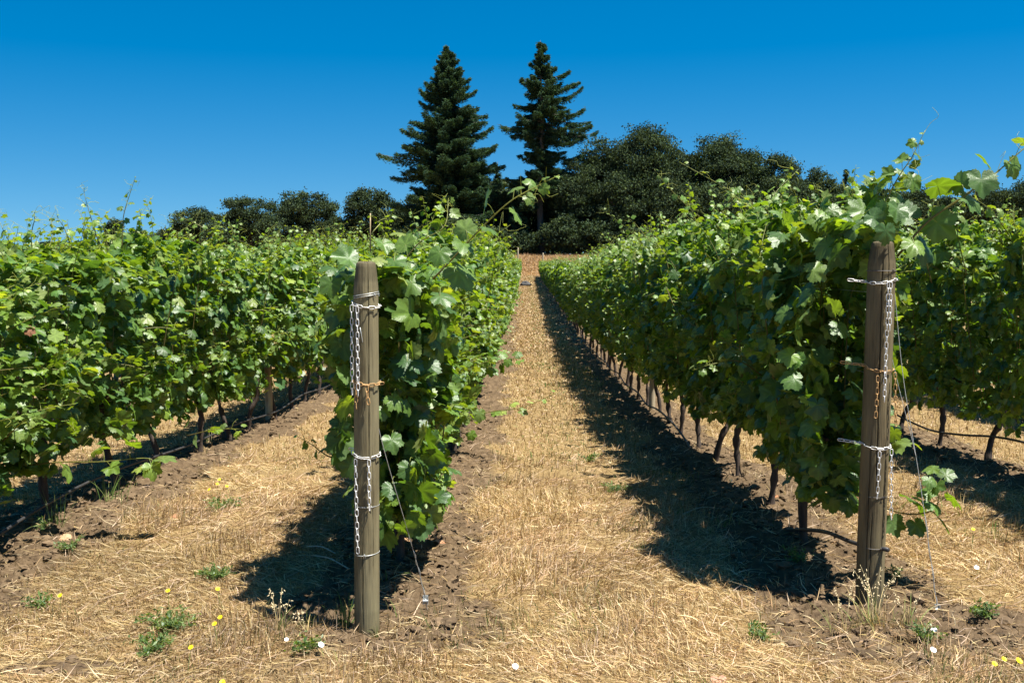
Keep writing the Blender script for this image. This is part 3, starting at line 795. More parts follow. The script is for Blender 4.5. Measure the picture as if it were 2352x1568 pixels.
def chain_run(mb, pts, ph=0, pitch=.0285, up=None, wob=.25):
    c = spline(pts, 200); s = np.concatenate([[0], np.cumsum(np.linalg.norm(np.diff(c, axis=0), axis=1))])
    n = max(2, int(s[-1]/pitch)); 
    u0 = np.array([0, -1., 0.]) if up is None else up
    for k in range(n):
        t = (k+.5)*pitch; p = np.array([np.interp(t, s, c[:, q]) for q in range(3)]); p2 = np.array([np.interp(min(t+.006, s[-1]), s, c[:, q]) for q in range(3)]); p1 = np.array([np.interp(max(t-.006, 0), s, c[:, q]) for q in range(3)])
        T = p2-p1; T /= np.linalg.norm(T)
        U = u0(p) if callable(u0) else u0
        B = np.cross(U, T); B /= np.linalg.norm(B)+1e-9; U2 = np.cross(T, B)
        a = ph+(k % 2)*math.pi/2+rng.normal(0, wob)
        Y = B*math.cos(a)+U2*math.sin(a); Z = np.cross(T, Y)
        Rm = np.stack([T, Y, Z]); mb.add(LV@Rm+p, None, LQ, (1, 1, 1))
def post_chain(post, zl, zr, tails, mat, label, right_out=.02, left_out=.0, left_dir=(-1, .3), a0=200, a1=350, double=False, rr=.007):
    base, lean, r = post; mb = MB()
    def pt(ang, z, ex=0):
        a = R(ang); q = r+rr+ex
        return np.array([base[0]+lean[0]*(z-base[2])+q*math.cos(a), base[1]+q*math.sin(a), z])
    ring = []
    if left_out:
        q = pt(a0, zl); dd = np.array([left_dir[0], left_dir[1], .12]); dd /= np.linalg.norm(dd); ring += [q+dd*left_out, q+dd*left_out*.5]
    m = 9
    for i in range(m):
        t = i/(m-1); ring.append(pt(a0+(a1-a0)*t, zl*(1-t)+zr*t-.01*math.sin(math.pi*t)))
    if right_out: ring.append(ring[-1]+np.array([right_out, .01, 0]))
    up = lambda p: np.array([p[0]-base[0], p[1]-base[1], 0.])
    chain_run(mb, ring, ph=.3, up=up)
    # the chain passes round the back of the post
    back = [pt(a1+(360+a0-a1)*t, zr*(1-t)+zl*t) for t in np.linspace(0, 1, 8)]
    chain_run(mb, back, ph=.3, up=up)
    for (ang, zt, zb, ex, dx) in tails:
        p0 = pt(ang, zt, .003+ex)
        chain_run(mb, [p0, p0+np.array([dx*.3, -.003, (zb-zt)*.4]), p0+np.array([dx, -.004, zb-zt])], ph=.15, wob=.2)
    tag(mb.build('chain', mat), label, 'chain')
def zat(post, py):      # height on the post of a picture row
    b = post[0]; d = b[1]-post[2]; return P(1176, py, d)[2]
A_, C_ = pA, pC
post_chain(A_, zat(A_, 694), zat(A_, 706), [(213, zat(A_, 702), zat(A_, 912), .006, -.002), (243, zat(A_, 704), zat(A_, 920), .003, 0)], M['galv'], 'bright silver chain with two long tails near the top of the left post', left_out=0, a0=185, a1=345)
post_chain(A_, zat(A_, 872), zat(A_, 884), [(236, zat(A_, 880), zat(A_, 950), .002, 0), (280, zat(A_, 884), zat(A_, 936), .003, .01)], M['rust'], 'rusty golden chain wrapped round the middle of the left post', a0=185, a1=350)
post_chain(A_, zat(A_, 1038), zat(A_, 1052), [(232, zat(A_, 1056), zat(A_, 1272), .003, .006), (288, zat(A_, 1056), zat(A_, 1180), .003, .0)], M['galv'], 'silver chain hanging lowest on the left post', a0=180, a1=300, left_out=.02, right_out=0)
post_chain(C_, zat(C_, 648), zat(C_, 642), [(276, zat(C_, 648), zat(C_, 925), .004, -.004), (284, zat(C_, 648), zat(C_, 770), .007, 0)], M['galv'], 'bright silver chain hanging down the front of the right post from its top', a0=190, a1=305, left_out=.09, right_out=0)
post_chain(C_, zat(C_, 840), zat(C_, 852), [(252, zat(C_, 862), zat(C_, 962), .003, -.006), (318, zat(C_, 855), zat(C_, 985), .012, .012)], M['rust'], 'rusty golden chain wrapped round the middle of the right post', a0=190, a1=325, left_out=.11, right_out=0)
post_chain(C_, zat(C_, 1020), zat(C_, 1026), [(268, zat(C_, 1034), zat(C_, 1152), .003, -.008), (313, zat(C_, 1030), zat(C_, 1200), .012, .008)], M['galv'], 'silver chain with two tails lowest on the right post', a0=190, a1=330, left_out=.11, right_out=0)

def wire_ring(post, z, tilt, rad, mat, label, turns=1, knot=None):
    base, lean, r = post; mb = MB()
    a = np.linspace(0, 2*math.pi*turns, 50*turns)
    q = r*1.035+rad*.6+.0015*np.sin(a*3)
    pts = np.stack([base[0]+lean[0]*(z-base[2])+q*np.cos(a), base[1]+q*np.sin(a), z+tilt*np.cos(a)+.009*(a/(2*math.pi)-.5)*(turns > 1)], -1)
    tube(mb, pts, rad, 6)
    k = R(knot or 250); p = np.array([base[0]+lean[0]*(z-base[2])+(r*1.05)*math.cos(k), base[1]+r*1.05*math.sin(k), z+tilt*math.cos(k)])
    tube(mb, spline([p+(-.003, 0, -.012), p+(-.002, -.006, .004), p+(.003, -.006, .006), p+(.004, -.002, -.01)], 8), rad*1.1, 5)
    tag(mb.build('binding_wire', mat), label, 'wire')
wire_ring(A_, zat(A_, 682), .008, .0016, M['wire'], 'double steel wire turns above the top chain on the left post', turns=2, knot=320)
wire_ring(A_, zat(A_, 1166), 0, .0012, M['wire'], 'thin steel wire round the left post behind its lowest chain', knot=300)
wire_ring(A_, zat(A_, 1277), .004, .0017, M['wire'], 'stapled steel wire round the lower left post below all chains', knot=268)
wire_ring(C_, zat(C_, 622), .0, .0022, M['dark_wire'], 'dark wire binding just under the head of the right post', knot=300)
wire_ring(C_, zat(C_, 1140), -.002, .0014, M['dark_wire'], 'thin wire round the right post crossing its lowest chain', knot=290)
wire_ring(C_, zat(C_, 1258), -.002, .0016, M['dark_wire'], 'lowest thin wire round the right post above the grass', knot=290)

def guy(pts, tens_t, anchor_label, r=.0017):
    o = empty('guy_wire', pts[-1]); base = np.array(pts[-1])
    mb = MB(); c = spline(pts, 60); tube(mb, c-base, r, 6)
    k = int(len(c)*.58); tw = c[k:]+.0045*np.stack([np.sin(np.arange(len(c)-k)*.9), np.cos(np.arange(len(c)-k)*.9), np.zeros(len(c)-k)], -1)
    tube(mb, tw-base, r*.8, 5); mb.build('strand', M['wire'], o)
    q = c[int(tens_t*59)]-base
    mb = MB(); w, h, t = .011, .022, .006
    for dx in (-w, w):
        V = np.array([(sx*.0018+dx, sy*t, sz*h) for sx in (-1, 1) for sy in (-1, 1) for sz in (-1, 1)])+q
        mb.add(V, None, [(0, 1, 3, 2), (4, 6, 7, 5), (0, 4, 5, 1), (2, 3, 7, 6), (0, 2, 6, 4), (1, 5, 7, 3)])
    V = np.array([(sx*w, t+sy*.0015, sz*h) for sx in (-1, 1) for sy in (-1, 1) for sz in (-1, 1)])+q
    mb.add(V, None, [(0, 1, 3, 2), (4, 6, 7, 5), (0, 4, 5, 1), (2, 3, 7, 6), (0, 2, 6, 4), (1, 5, 7, 3)])
    tube(mb, [q+(-w*1.2, 0, -.004), q+(w*1.2, 0, -.004)], .0085, 12)
    mb.build('tensioner', M['wire'], o, smooth=False); tag(o, anchor_label, 'wire')
gA = P(988, 1405, 4.98); gC = P(2158, 1410, 4.98)
guy([P(827, 752, 4.60), P(870, 985, 4.66), P(938, 1225, 4.84), P(965, 1322, 4.93), gA-np.array([0, 0, .05])], .885, 'thin guy wire from the left post slanting down to the soil')
guy([P(2053, 655, 5.06), P(2075, 870, 5.05), P(2112, 1100, 5.02), P(2144, 1330, 4.99), gC-np.array([0, 0, .05])], .90, 'guy wire with metal tensioner right of the right post')
mb = MB(); tube(mb, spline([P(2042, 790, 5.03), P(2062, 880, 5.03), P(2090, 990, 5.03), P(2104, 1050, 5.025)], 20), .0014, 5)
tag(mb.build('guy_wire', M['wire']), 'shorter second wire joining the guy wire beside the right post', 'wire')

# ------------------------------------------------------------------ hoses and trellis wires
def hose(pts, label, r=.0085):
    mb = MB(); tube(mb, spline(pts, 160), r, 8); tag(mb.build('irrigation_hose', M['hose']), label, 'hose')
X = 1.60
pts = [PX(2040, 1262, 1.75), PX(1965, 1247, 1.66)] + [PX(a, b, X) for a, b in ((1900, 1222), (1850, 1216), (1790, 1214), (1740, 1188), (1706, 1150), (1680, 1105), (1652, 1085), (1618, 1068), (1596, 1045))]
ys = np.arange(8.6, 30, 1.0); pts += [np.array([X, y, float(gz(np.array([X]), np.array([y]), False)[0])+.10+.03*math.sin(y*2.2)]) for y in ys if y > pts[-1][1]+.3]
hose(pts, 'black drip hose sagging between the trunks right of the path', .011)
pts = [np.array([4.0, y, float(gz(np.array([4.0]), np.array([y]), False)[0])+.20+.05*math.sin(y*1.7)]) for y in np.arange(6, 27, .7)]
hose(pts, 'black drip hose under the row beyond the right post', .010)
pts = [np.array([-3.0, y, float(gz(np.array([-3.]), np.array([y]), False)[0])+.12+.02*math.sin(y*1.9)]) for y in np.arange(4.2, 27, .7)]
hose(pts, 'black drip hose in the shade under the outer left row', .010)
for X, ya, yb, nm in ((ROWA, 4.66, 97, 'row left of the path'), (ROWC, 5.04, 97, 'row right of the path'), (ROWB, 4.4, 28, 'outer left row'), (ROWD, 5.8, 28, 'outer right row')):
    for hgt, hn in ((.68, 'low'), (1.12, 'middle'), (1.52, 'upper')):
        mb = MB(); yy = np.concatenate([[ya], np.arange(np.ceil(ya), yb, 1.5)])
        tube(mb, [(X+(.03 if hgt > 1 else 0), y, float(gbase(np.array([y]))[0])+hgt) for y in yy], .0014, 4, cap=False)
        tag(mb.build('trellis_wire', M['wire']), f'{hn} trellis wire running inside the {nm}', 'wire')

# ------------------------------------------------------------------ trees
TG = .80*np.array([[.048, .078, .034], [.038, .062, .032], [.068, .098, .032], [.030, .050, .028]])
CG = .80*np.array([[.036, .076, .034], [.026, .056, .032], [.055, .098, .034], [.040, .080, .044]])
def cards(mb, pos, d, L, W, col, rg):
    n = len(pos); d = d/np.linalg.norm(d, axis=1)[:, None]
    s = np.cross(d, rg.normal(0, 1, (n, 3))); s /= np.linalg.norm(s, axis=1)[:, None]+1e-9
    L = L[:, None]; W = W[:, None]; nn = np.cross(d, s)
    V = np.stack([pos-d*L*.5, pos+s*W*.5+nn*W*.12, pos+d*L*.5, pos-s*W*.5+nn*W*.12], 1)
    k = np.arange(n)[:, None]*4
    C = np.repeat(col[:, None], 4, 1)
    mb.add(V.reshape(-1, 3), None, k+np.array([[0, 1, 2, 3]]), C.reshape(-1, 3))
def conifer(px, top_y, base_y, d, prof, label, seed, nb=150, dens=1.0, trunk_r=.45, crown_from=.06, limbs=(), sparse=False, grp=None, spray=.36, pal=CG):
    rg = np.random.default_rng(seed)
    t_ = P(px, top_y, d); x, y = t_[0], t_[1]; z0 = float(gz(np.array([x]), np.array([y]))[0]); H = t_[2]-z0
    o = empty('conifer_tree', (x, y, z0)); tag(o, label, 'tree', grp)
    mb = MB(); zz = np.linspace(-.3, H, 26)
    cx = .12*np.sin(zz*.35+seed); tube(mb, np.stack([cx, .1*np.sin(zz*.3), zz], -1), np.maximum(trunk_r*(1-zz/H)**.85, .03), 10)
    br = MB(); fo = MB()
    hs = list(H*(crown_from+(1-crown_from)*(1-(1-rg.random(nb))**1.0))); 
    items = [(h, rg.uniform(0, 2*math.pi), None) for h in hs]+[(H*(1-f), a, L) for f, a, L in limbs]
    items = [(h, a, L) for h, a, L in items]
    for (h, az, Lf) in items:
        f = 1-h/H
        if Lf is None:
            side = math.cos(az); l = np.interp(f, prof[0], prof[1]); r_ = np.interp(f, prof[0], prof[2])
            L = (r_*(side+1)/2+l*(1-side)/2)*rg.uniform(.5, 1.10)*(1 if rg.random() < .9 else 1.15)
        else: L = Lf
        L = max(L, .35)
        dr = np.array([math.cos(az), math.sin(az), 0]); sag = rg.uniform(.05, .45)*L
        rise = (-.05*L if f > .25 else .25*L)+rg.normal(0, .09)*L
        sN = np.linspace(0, 1, 9)
        c = np.array([0, 0, h])+dr*L*sN[:, None]+np.array([0, 0, 1.])*((rise-sag*1.6)*sN+sag*1.5*sN**2.4)[:, None]
        tube(br, c, np.linspace(.05+.012*L, .015, 9), 4, cap=False)
        n = int(dens*(34+L*62)); s = rg.random(n)**.75 if not sparse else .12+.88*rg.random(n)**.8
        if sparse:   # foliage gathered in tufts with gaps between
            cl = rg.uniform(.2, 1, 5+int(L*1.6)); s = np.clip(cl[rg.integers(0, len(cl), n)]+rg.normal(0, .035, n), .08, 1.02)
        q = np.stack([np.interp(s, sN, c[:, k]) for k in range(3)], -1)
        lat = np.cross(dr, [0, 0, 1.]); wid = (.07+.22*np.sqrt(np.clip(1-s, 0, 1)))*L*.8
        off = rg.uniform(-1, 1, n)*wid
        q = q+lat*off[:, None]+np.array([0, 0, 1.])*(-np.abs(off)*.25-np.abs(rg.normal(0, .15+.05*L*(1.1-s))))[:, None]+rg.normal(0, .08, (n, 3))
        dd = dr*1.0+lat*np.sign(off)[:, None]*.7+np.array([0, 0, -.45])+rg.normal(0, .35, (n, 3))
        dd[s > .7] += np.array([0, 0, .55])
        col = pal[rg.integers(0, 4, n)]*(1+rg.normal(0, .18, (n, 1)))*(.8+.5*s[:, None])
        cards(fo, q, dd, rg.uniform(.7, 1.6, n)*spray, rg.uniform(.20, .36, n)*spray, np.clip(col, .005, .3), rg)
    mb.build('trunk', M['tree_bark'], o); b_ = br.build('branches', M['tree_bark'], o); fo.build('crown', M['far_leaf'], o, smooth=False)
    return o
pr1 = (np.array([0, .05, .15, .30, .45, .6, .8, 1.]), np.array([.25, .9, 2.5, 4.4, 5.6, 6.3, 5.8, 4.]), np.array([.25, .9, 2.4, 4.2, 5.3, 6.2, 6.0, 4.6]))
conifer(1028, 107, 585, 134, pr1, 'tall dense dark conifer left of the pair, cone shaped', 1, nb=500, dens=2.2, crown_from=.07,
        limbs=[(.54, R(182), 9.0), (.52, R(170), 7.5), (.55, R(2), 7.2), (.36, R(185), 6.0), (.38, R(355), 5.8), (.30, R(5), 5.0), (.72, R(178), 7.5), (.48, R(185), 6.8), (.45, R(-10), 6.3), (.62, R(0), 6.8)])
pr2 = (np.array([0, .05, .15, .25, .36, .42, .46, .6, .8, 1.]), np.array([.25, .9, 2.0, 2.9, 4.0, 3.3, 2.2, 3.6, 4.6, 3.]), np.array([.25, .8, 2.4, 4.0, 5.2, 4.8, 3.0, 4.2, 5.0, 3.]))
conifer(1243, 93, 590, 134, pr2, 'tall open conifer right of the pair with bare lower trunk and long side limbs', 2, nb=210, dens=2.6, trunk_r=.5, crown_from=.28, sparse=True,
        limbs=[(.385, R(180), 5.6), (.40, R(172), 4.8), (.385, R(3), 7.2), (.37, R(-12), 6.4), (.30, R(0), 5.6), (.22, R(6), 4.9), (.25, R(2), 5.2), (.345, R(0), 6.2), (.17, R(2), 3.6), (.55, R(-2), 6.5), (.52, R(8), 5.8), (.60, R(180), 4.4), (.66, R(175), 4.8), (.58, R(4), 6.8), (.28, R(178), 3.6), (.2, R(180), 2.6)])
pr3 = (np.array([0, .2, 1.]), np.array([.1, .8, 2.6]), np.array([.1, .8, 2.6]))
conifer(1141, 372, 590, 140, pr3, 'small slender conifer tip between the two tall conifers', 3, nb=90, dens=.8, trunk_r=.16)
conifer(1160, 440, 590, 137, (pr3[0], pr3[1]*1.5, pr3[2]*1.5), 'low bushy conifer beside the bare trunk of the tall open conifer', 4, nb=110, dens=1.2, trunk_r=.18)
conifer(1190, 480, 590, 133, (pr3[0], pr3[1]*1.3, pr3[2]*1.3), 'young fir just left of the bare conifer trunk', 14, nb=100, dens=1.2, trunk_r=.15)
conifer(1944, 390, 590, 150, (pr3[0], pr3[1]*.95, pr3[2]*.95), 'small spiky blue green fir tip right of the oak wood', 5, nb=95, dens=.55, trunk_r=.14)

def oak(px, top_y, half_w, d, label, seed, low=540, clumps=None, lf=.28, grp=None, name='oak_tree', dens=1.0, hole=0.):
    rg = np.random.default_rng(seed)
    t_ = P(px, top_y, d); x, y = t_[0], t_[1]; z0 = float(gz(np.array([x]), np.array([y]))[0]); H = t_[2]-z0
    zl = max(P(px, low, d)[2]-z0, .3); rw = half_w/F*d
    o = empty(name, (x, y, z0)); tag(o, label, 'tree', grp)
    hz = (H-zl)/2; cz = zl+hz
    nc = clumps or int(54+rw*hz*3.0)
    fo = MB(); tr = MB(); centres = []
    for i in range(nc):
        v = rg.normal(0, 1, 3); v /= np.linalg.norm(v); 
        if i < nc*.72: v[1] = -abs(v[1])*1.0 if rg.random() < .7 else v[1]
        q = rg.uniform(.6, .95) if rg.random() < .8 else rg.uniform(.1, .5)
        sh_ = 1.0 if v[2] > 0 else .92
        p = np.array([v[0]*rw*q*sh_, v[1]*rw*.9*q, cz+v[2]*hz*q]); r_ = rg.uniform(.11, .24)*min(rw, hz)+.35
        centres.append((p, r_))
        n = int(dens*150*r_**1.6)+60
        u = rg.normal(0, 1, (n, 3)); u /= np.linalg.norm(u, axis=1)[:, None]; u[:, 2] = np.where(u[:, 2] < -.3, -u[:, 2], u[:, 2])
        rad = r_*np.clip(rg.normal(.92, .30, n), .2, 1.6)
        wob = 1+.22*np.sin(u[:, 0]*5+i)*np.sin(u[:, 2]*4+i*2)
        pos = p+u*(rad*wob)[:, None]*np.array([1, 1, .8])
        dd = rg.normal(0, 1, (n, 3))+np.cross(u, rg.normal(0, 1, (n, 3)))
        col = TG[rg.integers(0, 4, n)]*(1+rg.normal(0, .2, (n, 1)))*rg.uniform(.75, 1.3)
        cards(fo, pos, dd, rg.uniform(.6, 1.3, n)*lf, rg.uniform(.45, .85, n)*lf, np.clip(col, .005, .3), rg)
    r0 = .022*H+.08
    zz = np.linspace(-.3, cz, 8); tube(tr, np.stack([.2*np.sin(zz*.4+seed), 0*zz, zz], -1), np.linspace(r0, r0*.6, 8), 9)
    for (p, r_) in centres[::2]:
        st = np.array([0, 0, rg.uniform(.35, .8)*cz]); m = (st+p)/2+np.array([0, 0, .4])
        tube(tr, spline([st, m, p], 6), np.linspace(r0*.35, .03, 6), 5, cap=False)
    tr.build('trunk', M['tree_bark'], o); fo.build('crown', M['far_leaf'], o, smooth=False)
    return o
oak(1382, 318, 62, 137, 'oak crown touching the right limbs of the open conifer', 21, low=520)
oak(1330, 372, 60, 133, 'lower oak crown tucked under the open conifer limbs', 22, low=560)
oak(1478, 299, 88, 135, 'highest rounded oak of the wood right of the conifers', 23, low=500)
oak(1560, 345, 60, 141, 'oak behind the dip in the wood skyline', 24, low=520)
oak(1655, 322, 92, 140, 'broad oak with lacy top second along the wood', 25, low=500)
oak(1765, 347, 72, 139, 'round shouldered oak on the right slope of the wood', 26, low=520)
oak(1800, 400, 70, 134, 'lower oak in front of the right end of the wood', 27, low=560)
oak(1885, 393, 55, 145, 'smaller oak at the right end of the wood', 28, low=540)
oak(1925, 430, 50, 143, 'low oak crown below the small fir tip', 29, low=560)
oak(1430, 400, 70, 131, 'shaded oak at the wood edge behind the right path corner', 30, low=585)
oak(1540, 410, 75, 130, 'dark oak at the middle of the wood edge', 31, low=585)
oak(1650, 420, 75, 131, 'dark oak behind the arching vine shoots', 32, low=585)
oak(2100, 432, 50, 150, 'low oak seen between the right end post shoots', 33, low=580)
oak(2170, 448, 40, 155, 'dim small oak left of the right edge oaks', 34, low=580)
oak(2268, 432, 62, 150, 'oak crown behind the arching shoot at the right edge', 35, low=580)
oak(2360, 424, 60, 148, 'rightmost oak cut by the picture edge', 36, low=580)
oak(2020, 462, 60, 152, 'faint low oak behind the right row top', 37, low=580)
oak(856, 438, 76, 148, 'round oak just left of the dense conifer', 41, low=560)
oak(925, 485, 50, 142, 'low oak under the left limb of the dense conifer', 42, low=590)
oak(704, 443, 84, 150, 'large domed oak with sky gaps under its crown', 43, low=545, dens=.9)
oak(572, 455, 72, 152, 'domed oak second from the conifer side of the left group', 44, low=550)
oak(452, 479, 58, 155, 'smaller stepped oak at the left of the left group', 45, low=560)
oak(640, 500, 60, 147, 'low oak filling between the two domed oaks', 46, low=590)
oak(775, 505, 60, 147, 'low oak between the domed oak and the round oak', 47, low=590)
oak(515, 515, 60, 150, 'low oak below the stepped and domed oaks', 48, low=590)
oak(385, 522, 50, 157, 'low bushy oak at the outer end of the left group', 49, low=590)
oak(318, 532, 42, 160, 'dim distant oak behind the tall tendrils', 50, low=590)
oak(262, 505, 26, 165, 'tiny distant oak behind the upright shoots', 51, low=590)
oak(15, 568, 36, 170, 'distant tree at the left picture edge above the vines', 52, low=600)
for k, (px, ty, hw, d, lb) in enumerate([(960, 520, 60, 131, 'dark shrub under the left side of the dense conifer'), (1060, 500, 70, 130, 'dark shrub under the dense conifer'), (1130, 520, 45, 129, 'leafy shrub at the far left row end'), (1205, 535, 35, 131, 'shrub left of the bare conifer trunk foot'), (1300, 500, 55, 130, 'shrub right of the bare conifer trunk foot'), (1375, 515, 50, 129, 'shrub at the wood edge above the brown grass'), (1280, 430, 40, 138, 'tall shrub behind the bare conifer trunk'), (1470, 520, 60, 128, 'shrub before the highest oak'), (1580, 520, 60, 128, 'shrub behind the right row shoots'), (1700, 520, 70, 128, 'shrub hidden low behind the right row')]):
    oak(px, ty, hw, d, lb, 60+k, low=592, name='shrub', lf=.32)['category'] = 'shrub'
oak(1148, 428, 52, 140, 'dark crown filling the gap between the two tall conifers', 91, low=592)
oak(1208, 445, 48, 141, 'dark crown against the left side of the bare conifer trunk', 92, low=592)
oak(1275, 400, 46, 140, 'dark crown against the right side of the bare conifer trunk', 93, low=592)
oak(950, 455, 50, 144, 'dark crown under the lowest left limb of the dense conifer', 94, low=592)
# deep wood behind the first trees
for k, (px, ty, hw, lb) in enumerate([(1230, 420, 90, 'dim background tree between the tall conifers'), (1400, 380, 100, 'dim background tree behind the conifer and oak crowns'), (1560, 390, 110, 'dim background tree deep in the wood'), (1700, 390, 110, 'dim background tree deep behind the broad oak'), (1040, 440, 90, 'dim background tree behind the dense conifer'), (1850, 440, 90, 'dim background tree at the right back of the wood')]):
    oak(px, ty, hw, 152, lb, 80+k, low=600, lf=.5, dens=.8)
mb = MB(); rgw = np.random.default_rng(77); n = 90000
px = rgw.uniform(-500, 2900, n); lim = np.interp(px, [-500, 350, 880, 1000, 1600, 1950, 2400, 2900], [578, 572, 530, 440, 410, 450, 470, 480])+22*(fbm(px*.02, px*0, 3, 4)-.5)*2
dd_ = rgw.uniform(158, 172, n); u = rgw.random(n)**.8
pw = np.stack([(px-1205)/F*dd_, dd_, CAMZ+.3+(590-(lim+(622-lim)*(1-u)))/F*dd_], -1)
cards(mb, pw, rgw.normal(0, 1, (n, 3)), rgw.uniform(.5, 1.1, n), rgw.uniform(.4, .8, n), TG[rgw.integers(0, 4, n)]*rgw.uniform(.6, 1.1, (n, 1)), rgw)
tag(mb.build('distant_woods', M['far_leaf'], smooth=False), 'dark far woodland mass behind the single trees', 'woods', kind='stuff')
print('trees', time.time()-T0)

# ------------------------------------------------------------------ flowers, weeds, dead leaves
def ground_pt(px, py, above=.0):
    lo, hi = 3.0, 60.0
    for _ in range(40):
        m = (lo+hi)/2; p = P(px, py, m); g = float(gz(np.array([p[0]]), np.array([p[1]]))[0])+above
        if p[2] > g: lo = m
        else: hi = m
    return P(px, py, lo)
def flower(px, py, kind, label, h=.09, s=.011):
    p = ground_pt(px, py, h); z0 = p[2]-h
    rg = np.random.default_rng(int(px*7+py))
    o = empty('wildflower', (p[0], p[1], z0)); tag(o, label, 'flower')
    st = MB(); l = rg.normal(0, .015, 2)
    tube(st, spline([(l[0], l[1], -.01), (l[0]*.4, l[1]*.4, h*.6), (0, 0, h)], 7), .0011, 4, (.18, .24, .06)); st.build('stem', M['stem'], o)
    mb = MB(); n = 8 if kind == 'yellow' else 5
    nr = np.array([rg.normal(0, .3), -.55, .8]); nr /= np.linalg.norm(nr)
    u = np.cross(nr, [1, 0, 0]); u /= np.linalg.norm(u); w = np.cross(nr, u)
    col = (.85, .62, .01) if kind == 'yellow' else (.88, .86, .86)
    for lay in range(2 if kind == 'yellow' else 1):
        for i in range(n):
            a = 2*math.pi*(i+.5*lay)/n; d = math.cos(a)*u+math.sin(a)*w; e = -math.sin(a)*u+math.cos(a)*w; q = s*(1-.35*lay)
            wd = .42*q if kind == 'yellow' else .72*q
            V = [(0, 0, 0), d*q*.5+e*wd*.8+nr*q*.18, d*q+e*wd*.5+nr*q*.3, d*q-e*wd*.5+nr*q*.3, d*q*.5-e*wd*.8+nr*q*.18]
            V = np.array([np.array(v)+np.array([0, 0, h])+nr*.002*lay for v in V]); mb.add(V, [(0, 1, 4)], [(1, 2, 3, 4)], col)
    mb.build('petals', M['flower'], o)
    if kind == 'yellow':
        c = MB(); c.add(IV*s*.28+np.array([0, 0, h])+nr*.004, IT, None, (.75, .42, .01)); c.build('flower_centre', M['flower'], o)
YF = [(504, 1101, 'topmost yellow flower of the cluster below the outer left row'), (499, 1111, 'yellow flower just under the topmost of the left cluster'), (521, 1116, 'yellow flower at the right side of the left cluster'), (481, 1124, 'yellow flower at the lower left side of the left cluster'),
      (138, 1367, 'lone yellow flower in dry grass near the left edge'), (386, 1356, 'lone yellow flower midway along the left foreground grass'), (500, 1352, 'single yellow flower left of the dark shadow edge'), (506, 1417, 'upper of two close yellow flowers left of the oat stalks'), (493, 1432, 'lower of two close yellow flowers left of the oat stalks'),
      (439, 1486, 'yellow flower beside the green weed clump at bottom left'), (511, 1566, 'yellow flower cut by the bottom edge left of centre'),
      (2340, 1517, 'largest yellow flower in the bottom right corner'), (2284, 1524, 'small yellow flower left of the corner one at bottom right'), (2306, 1513, 'small yellow flower between the two others at bottom right'), (2235, 1215, 'single yellow flower right of the hanging vine leaves')]
for px, py, lb in YF: flower(px, py, 'yellow', lb, h=.10 if py > 1300 else .14, s=.014 if 'largest' in lb else .011)
for px, py, lb in [(737, 1480, 'largest white bindweed flower left of the left post foot'), (658, 1468, 'small white flower under the oat stalks'), (1183, 1530, 'lone white flower in the path at the bottom'), (2243, 1303, 'white flower in the grass right of the tensioner'), (2145, 1446, 'upper white flower below the right guy wire'), (2143, 1492, 'lower white flower below the right guy wire')]:
    flower(px, py, 'white', lb, h=.05, s=.013 if 'small' not in lb else .009)

def tuft(px, py, n, h, spread, pal, label, cat='grass', seeds=0, w=.0045, name='grass_tuft', lean=.35):
    p = ground_pt(px, py); rg = np.random.default_rng(int(px*3+py))
    o = empty(name, p); tag(o, label, cat)
    mb = MB(); 
    for i in range(n):
        a = rg.uniform(0, 6.28); r_ = abs(rg.normal(0, spread)); b = np.array([r_*math.cos(a), r_*math.sin(a)*.7, -.01]); L = h*rg.uniform(.45, 1.15); le = abs(rg.normal(0, lean))
        dr = np.array([math.cos(a+rg.normal(0, .6)), math.sin(a), 0]); t = np.linspace(0, 1, 6)
        c = b+dr*(np.sin(le)*L*t+.25*L*t**2.4*le*2)[:, None]+np.array([0, 0, 1.])*((np.cos(le)*L*t)-.22*L*t**3*le*2)[:, None]
        sd = np.cross(dr, [0, 0, 1.])*.8+rg.normal(0, .5, 3); sd /= np.linalg.norm(sd); ww = w*rg.uniform(.7, 1.3)*np.array([.8, 1, .95, .75, .45, .05])
        V = np.concatenate([c-sd*ww[:, None]*.5, c+sd*ww[:, None]*.5]); k = np.arange(5)[:, None]
        mb.add(V, None, np.concatenate([k, k+6, k+7, k+1], 1), pal[rg.integers(0, len(pal))]*rg.uniform(.8, 1.2))
    mb.build('blades', M['grass'], o)
    for i in range(seeds):
        s = MB(); a = rg.uniform(0, 6.28); L = h*rg.uniform(1.0, 1.5); dr = np.array([math.cos(a), math.sin(a)*.5, 0])
        c = spline([(0, 0, 0), dr*.04+np.array([0, 0, L*.6]), dr*.12*L/.3+np.array([0, 0, L])], 12); sc_ = (.62, .50, .26)
        tube(s, c, np.linspace(.0013, .0007, 12), 4, sc_)
        for j in range(12):
            q = c[min(11, 5+j//2)]+rg.normal(0, .007, 3); dd = rg.normal(0, .5, 3)+np.array([0, 0, -.4]); dd /= np.linalg.norm(dd)
            tube(s, [q, q+dd*.007, q+dd*.015], [.0006, .0024, .0004], 4, (.72, .58, .34))
        s.build('seed_head', M['stem'], o)
GR = np.array([[.12, .20, .04], [.09, .16, .035], [.20, .24, .07]]); DRY = np.array([[.62, .48, .24], [.50, .38, .16], [.30, .30, .10]])
tuft(793, 1440, 34, .17, .03, GR, 'fresh green grass tuft at the foot of the left post', w=.006)
tuft(868, 1462, 24, .09, .03, np.concatenate([GR, DRY]), 'short mixed tuft right of the left post foot')
tuft(888, 1330, 16, .15, .02, np.array([[.75, .62, .36], [.2, .25, .07]]), 'bleached curling grass leaves beside the left post vine trunk', w=.008, lean=.9)
tuft(640, 1450, 22, .14, .03, np.concatenate([GR, DRY]), 'tuft with pale oat heads left of the left post shadow', seeds=4)
